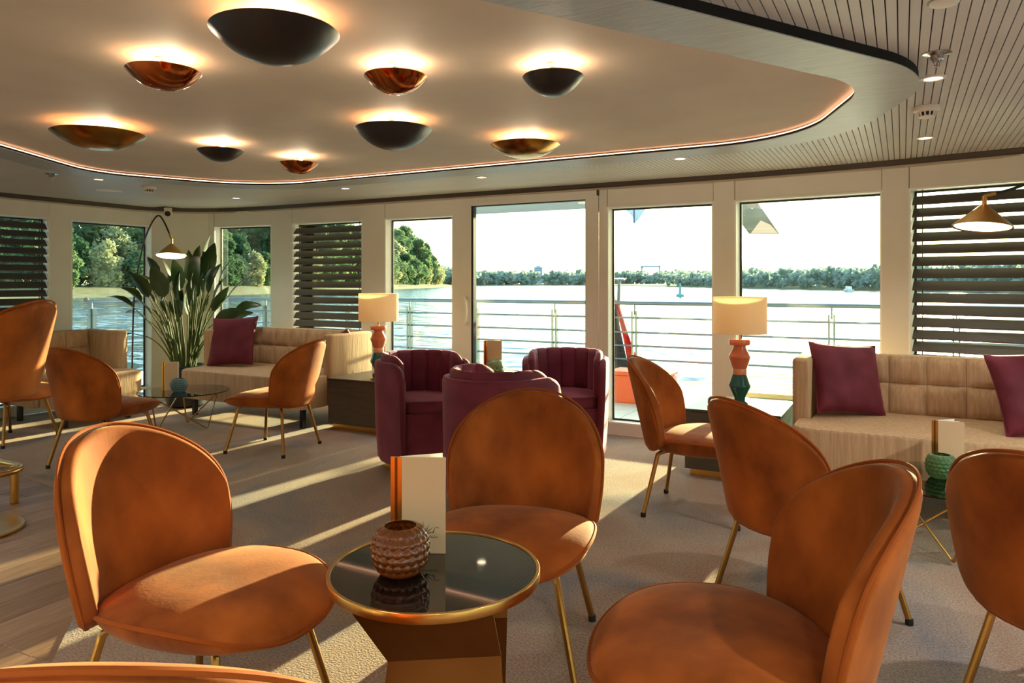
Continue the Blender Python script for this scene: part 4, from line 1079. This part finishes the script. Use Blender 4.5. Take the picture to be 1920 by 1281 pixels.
def railing(label, pts, posts, ball=False):
    t = thing('railing', label, 'railing', (pts[0][0], pts[0][1], DK)); O = Vector((pts[0][0], pts[0][1], 0))
    rel = [Vector((p[0], p[1], 0))-O for p in pts]
    for z, r in ((1.0,.024),(.815,.012),(.63,.012),(.46,.012),(.29,.012)):
        MB().tube([p+Vector((0,0,z-DK)) for p in rel], r, 10).build('top_rail' if z == 1.0 else 'rail', 'steel', t)
    d = (rel[1]-rel[0]).normalized(); n = Vector((-d.y, d.x, 0))
    for x, y in posts:
        q = Vector((x, y, 0))-O
        p = MB()
        for s_ in (-1,1): 
            c = q+d*s_*.027
            p.box(c.x-.009,c.x+.009,c.y-.03,c.y+.03,0,.90-DK)
        po = p.build('post', 'steel', t, smooth=False)
        MB().tube([q+Vector((0,0,.85-DK)), q+Vector((0,0,.99-DK))], .008, 8).build('post_pin', 'steel', po)
    if ball:
        q = rel[-1]; MB().sphere(q+Vector((0,0,1.02-DK)), .035, 14, 10).build('end_ball', 'bark', t)
    return t
railing('stainless steel railing across the stern deck', [(-8.5,8.85),(4.3,8.85)], [(-7.65,8.85),(-6.47,8.85),(-5.31,8.85),(-4.09,8.85),(-2.98,8.85),(-1.84,8.85),(-.69,8.85),(.5,8.85),(1.7,8.85),(2.9,8.85)])
railing('stainless steel side railing outside the left windows', [(-8.6,8.8),(-9.3,7.3),(-9.95,6.1)], [(-8.85,8.3),(-9.38,7.15),(-9.9,6.15)], True)
# teak topped locker under the window
t = thing('deck_bench', 'teak topped green locker bench on the deck beside the right sofa window', 'bench', (-.35,6.35,DK))
MB().box(-.75,.75,-.2,.2,0,.38).build('locker', 'deck_teal', t, smooth=False)
for k in range(4): MB().rbox(-.80,.80,-.25+k*.126,-.25+k*.126+.118,.38,.42,.004,1).build('plank', 'deck_wood', t)
t = thing('deck_box', 'low orange red box on the deck tiles beneath the flag', 'box', (-2.52,7.75,DK))
MB().rbox(-.33,.33,-.2,.2,0,.30,.01,1).build('body', 'red_box', t); MB().rbox(-.34,.34,-.21,.21,.30,.34,.008,1).build('lid', 'red_box', t)
# ensign on a leaning staff at the stern
t = thing('ensign', 'black red and gold flag hanging limp from a short steel staff', 'flag', (-3.30,9.05,DK))
MB().tube([(0,0,0),(.0,.12,1.34)], .022, 12).build('staff', 'steel', t)
MB().lathe([(.0001,0),(.07,0),(.085,.015),(.06,.03),(.0001,.034)], 20, (0,.12,1.34)).build('staff_cap', 'chrome', t)
def cloth(name, m, x_of, z0, z1, x_l, x_r, parent, y0=.1, th=.004):
    v = []; f = []; n, k = 18, 8
    for side in (0,1):
        for j in range(n+1):
            z = z0+(z1-z0)*j/n
            for i in range(k+1):
                u = i/k; xl, xr = x_l(j/n), x_r(j/n); xx = xl+(xr-xl)*u
                v.append((xx, y0+.035*math.sin(9*u+4*j/n)+side*th, z))
    m_ = (n+1)*(k+1)
    for sd in (0,1):
        for j in range(n):
            for i in range(k): a = sd*m_+j*(k+1)+i; f.append((a,a+1,a+k+2,a+k+1))
    for j in range(n):
        for i in (0,k): a = j*(k+1)+i; f.append((a,a+k+1,a+k+1+m_,a+m_))
    for i in range(k):
        for j in (0,n): a = j*(k+1)+i; f.append((a,a+1,a+1+m_,a+m_))
    return MB().add(v, f).build(name, m, parent)
cloth('black_band', 'flag_black', None, .1, 1.28, lambda q: -.16+.10*q**2, lambda q: .20-.24*q, t, -.02)
cloth('red_band', 'flag_red', None, .05, 1.08, lambda q: .19-.19*q, lambda q: .40-.38*q, t, -.01)
cloth('gold_band', 'flag_gold', None, .02, .40, lambda q: .30-.06*q, lambda q: .42-.16*q, t, 0)
def pennant(label, loc, pts, m, m2, p2):
    t = thing('pennant', label, 'flag', loc)
    def tri(P, y): return MB().add([(p[0],y,p[1]) for p in P]+[(p[0]+.0,y+.004,p[1]) for p in P], [tuple(range(len(P))), tuple(range(2*len(P)-1,len(P)-1,-1))]+[(i,(i+1)%len(P),len(P)+(i+1)%len(P),len(P)+i) for i in range(len(P))])
    tri(pts, 0).build('cloth', m, t, smooth=False); tri(p2, -.005).build('marking', m2, t, smooth=False)
pennant('pale blue signal flag hanging at the top of the window right of the door', (-2.72,8.05,1.93), [(-.15,.30),(.19,.30),(.16,.20),(.06,.06),(.0,0),(-.01,.08),(-.1,.18)], 'flag_blue', 'flag_navy', [(-.005,.02),(.008,.02),(.012,.28),(0,.28)])
pennant('grey signal flag with pale pink tip hanging left in the wide right window', (-1.42,8.05,1.77), [(-.22,.55),(.0,.55),(.02,.42),(.29,0),(-.02,.01),(-.18,.24)], 'flag_grey', 'flag_pink', [(-.0,.015),(.275,.008),(.20,.10),(.10,.15)])

#=================================================================== RIVER, BANKS, TREES
WZ = -2.0
wa = MB().add([(-1500,9.3,WZ),(1500,9.3,WZ),(1500,2600,WZ),(-1500,2600,WZ),(-1500,-300,WZ),(-10.6,-300,WZ),(-10.6,9.3,WZ),(5.8,-300,WZ),(1500,-300,WZ),(5.8,9.3,WZ)], [(0,1,2,3),(4,5,6,0),(7,8,1,9)]).build('water', 'water', smooth=False)
tag(wa, 'wide rippled river with pale wake behind the ship', 'water', kind='stuff')
def bank(name, label, line, depth, h):
    v = []; f = []
    pp = poly_path(line)
    for x, y, nx, ny in pp:
        for o_, z in ((0,WZ-.3),(2,WZ+.5),(9,WZ+h*.5),(16,WZ+h),(depth,WZ+h*1.2)): v.append((x+nx*o_, y+ny*o_, z))
    for i in range(len(pp)-1):
        for k in range(4): a = i*5+k; f.append((a,a+1,a+6,a+5))
    tag(MB().add(v, f).build(name, 'grass', smooth=True), label, kind='structure')
LB = [(-168,-120),(-160,40),(-154,98),(-156,140),(-186,222),(-236,332),(-300,470),(-420,700)]
bank('river_bank', 'grassy left river bank under the trees', LB, 90, 2.2)
FB = [(-420,700),(-380,800),(-250,860),(-60,900),(200,880)]
bank('far_bank', 'distant far river bank', FB, 60, 1.2)
RB = [(-330,800),(-172,585),(-90,455),(-8,334),(70,235),(140,120),(190,-60)]
bank('right_bank', 'right river bank', RB, 80, 1.5)

def tree_meshes(seed, h, spread, ncl, nlv, mname, lsz):
    r = random.Random(seed); v = []; f = []
    for c in range(ncl):
        q = r.random(); z = h*(.14+.80*q)
        R = spread*math.sqrt(max(.05, math.sin(PI*min(1,(q*.92+.12)))))*(.35+.65*r.random())
        a = r.uniform(0,2*PI); cc = Vector((R*math.cos(a), R*math.sin(a), z)); cr = spread*(.22+.22*r.random())
        for k in range(nlv):
            d = Vector((r.gauss(0,1), r.gauss(0,1), r.gauss(0,1)*.8)).normalized()*cr*(.65+.4*r.random())
            p = cc+d; e1 = Vector((r.gauss(0,1), r.gauss(0,1), r.gauss(0,1))).normalized(); e2 = e1.orthogonal().normalized()
            s_ = lsz*(.6+.8*r.random()); o_ = len(v)
            v += [p-e1*s_, p+e2*s_*.6, p+e1*s_, p-e2*s_*.6]; f.append((o_,o_+1,o_+2,o_+3))
    me = bpy.data.meshes.new('crown'); me.from_pydata([tuple(p) for p in v], [], f); me.materials.append(M[mname])
    tk = MB().tube([(0,0,-.5),(.1*spread*.3,0,h*.3),(-.05*spread,.05*spread,h*.6),(0,0,h*.85)], [h*.022,h*.018,h*.012,h*.004], 7)
    for k in range(5):
        a = r.uniform(0,2*PI); z = h*r.uniform(.2,.5); tk.tube([(0,0,z),(spread*.5*math.cos(a),spread*.5*math.sin(a),z+h*.2)], [h*.010,h*.003], 5)
    return me, tk.mesh('trunk', m='bark')
KINDS = [tree_meshes(1, 17, 5.6, 44, 85, 'foliage_dark', .62), tree_meshes(2, 14, 5.2, 40, 80, 'foliage_pale', .50), tree_meshes(3, 19, 6.0, 46, 85, 'foliage_mid', .64), tree_meshes(4, 12, 4.6, 34, 75, 'foliage_mid', .52)]
KW = ['dark green tree', 'pale silvery willow tree', 'tall mid green tree', 'low bushy green tree']
def along(line, d):
    for i in range(len(line)-1):
        a, b = Vector(line[i]), Vector(line[i+1]); l = (b-a).length
        if d <= l: p = a+(b-a)*(d/l); n = Vector((-(b-a).y, (b-a).x)).normalized(); return p, n
        d -= l
    return Vector(line[-1]), Vector((-1,0))
rt = random.Random(5)
def in_view(p):
    c_, s_ = math.cos(math.radians(28.17)), math.sin(math.radians(28.17))
    t_ = -s_*p.x+c_*p.y; r_ = c_*p.x+s_*p.y
    return t_ > 20 and -.80 < r_/t_ < .02
d = 150.0; idx = 0
spots = []
while d < 640:
    p, n = along(LB, d)
    for row, (o_, sc_) in enumerate(((18,.8),(27,1.0),(40,1.25))):
        q = p+n*(o_+rt.uniform(-3,3))+Vector((rt.uniform(-2.5,2.5), rt.uniform(-2.5,2.5)))
        if in_view(q): spots.append((q, row, sc_*rt.uniform(.85,1.12)*(1 if d < 330 else 1.65), d))
    d += 8.2 if d < 330 else 11
WHERE = ['at the water edge', 'in the middle row', 'in the rear row']
PANES = [(118,'behind the louvers at far left'),(300,'in the pane beside the arc lamp'),(385,'behind the corner pillar'),(530,'in the pane right of the potted plant'),(702,'behind the louvers over the left sofa'),(866,'in the pane left of the sliding door'),(9999,'in the sliding door pane')]
for q, row, sc_, d in spots:
    k = rt.choice([1,3,1,3,0]) if row == 0 else rt.choice([0,1,2,3,0]) if row == 1 else rt.choice([2,0,2])
    c_, s_ = math.cos(math.radians(28.17)), math.sin(math.radians(28.17)); uu = 960+1365*(c_*q.x+s_*q.y)/(-s_*q.x+c_*q.y)
    pane = next(n_ for lim, n_ in PANES if uu < lim)
    t = thing('tree', '%s %s, %s' % (KW[k], WHERE[row], pane), 'tree', (q.x, q.y, WZ+.9+row*.6), rt.uniform(0,6), 'left bank: %s %s, %s' % (KW[k], WHERE[row], pane))
    t.scale = (sc_, sc_, sc_*rt.uniform(.92,1.08))
    ob('crown', KINDS[k][0], t); ob('trunk', KINDS[k][1], t)
def treeline(name, label, line, step, hs, rows, mname, d0=0, lsz=1.2):
    r = random.Random(name); v = []; f = []; tot = sum((Vector(line[i+1])-Vector(line[i])).length for i in range(len(line)-1))
    d = d0
    while d < tot:
        p, n = along(line, d)
        for o_ in rows:
            q = p+n*(o_+r.uniform(-4,4)); h = r.uniform(*hs)
            for c in range(11):
                cc = Vector((q.x+r.gauss(0,h*.22), q.y+r.gauss(0,h*.22), WZ+1+h*r.uniform(.12,.85))); cr = h*r.uniform(.14,.24)
                for k in range(16):
                    dd = Vector((r.gauss(0,1), r.gauss(0,1), r.gauss(0,1))).normalized()*cr*r.uniform(.5,1)
                    pp = cc+dd; e1 = Vector((r.gauss(0,1), r.gauss(0,1), r.gauss(0,1))).normalized(); e2 = e1.orthogonal().normalized(); s_ = lsz*r.uniform(.7,1.4); b = len(v)
                    v += [pp-e1*s_, pp+e2*s_, pp+e1*s_, pp-e2*s_]; f.append((b,b+1,b+2,b+3))
        d += step
    me = bpy.data.meshes.new(name); me.from_pydata([tuple(p) for p in v], [], f); me.materials.append(M[mname])
    tag(ob(name, me), label, 'trees', kind='stuff')
treeline('far_treeline', 'haze-tinted distant tree line across the river', [(-330,540),(-420,700),(-385,800),(-255,862),(-60,900)], 9, (11,19), (10,26,44), 'foliage_far_haze', 0, 1.6)
treeline('right_treeline', 'haze-tinted wooded right bank of the river', RB[1:], 6, (7,11), (6,18,34), 'foliage_far_haze', 0, .9)
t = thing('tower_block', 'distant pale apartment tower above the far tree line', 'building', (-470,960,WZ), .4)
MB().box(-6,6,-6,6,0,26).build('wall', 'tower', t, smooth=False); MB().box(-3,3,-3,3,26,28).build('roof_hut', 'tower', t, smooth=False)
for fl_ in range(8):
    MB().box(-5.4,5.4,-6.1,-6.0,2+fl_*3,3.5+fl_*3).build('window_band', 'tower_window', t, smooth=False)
t = thing('bridge_portal', 'pale distant bridge portal frame above the trees', 'bridge', (-300,960,WZ), .2)
for sx in (-1,1): 
    for yy in (-6,6): MB().box(sx*12-1.2,sx*12+1.2,yy-1,yy+1,0,26).build('pylon', 'tower', t, smooth=False)
MB().box(-13.2,13.2,-7,7,24,26).build('crossbeam', 'tower', t, smooth=False)
t = thing('motor_boat', 'small pale boat on the river near the right bank', 'boat', (-16,272,WZ), 1.9)
MB().add([(-3,-1,.9),(2,-1.1,.9),(3.6,0,1.1),(2,1.1,.9),(-3,1,.9),(-2.8,-.7,-.2),(2,-.6,-.2),(3,0,-.1),(2,.6,-.2),(-2.8,.7,-.2)], [(0,1,2,3,4),(5,9,8,7,6),(0,5,6,1),(1,6,7,2),(2,7,8,3),(3,8,9,4),(4,9,5,0)]).build('hull', 'hull_white', t, smooth=False)
MB().rbox(-1.4,.9,-.75,.75,.9,2.0,.15,2).build('cabin', 'hull_white', t); MB().box(.91,.93,-.6,.6,1.3,1.8).build('windscreen', 'tower_window', t, smooth=False)
t = thing('buoy', 'small dark channel buoy on the river seen right of the door', 'buoy', (-45,166,WZ))
MB().lathe([(.0001,-.3),(.9,-.3),(.9,.5),(.3,.8),(.2,3.2),(.0001,3.3)], 12).build('float', 'deck_teal', t); MB().sphere((0,0,3.4), .3, 8, 6).build('topmark', 'ink', t)
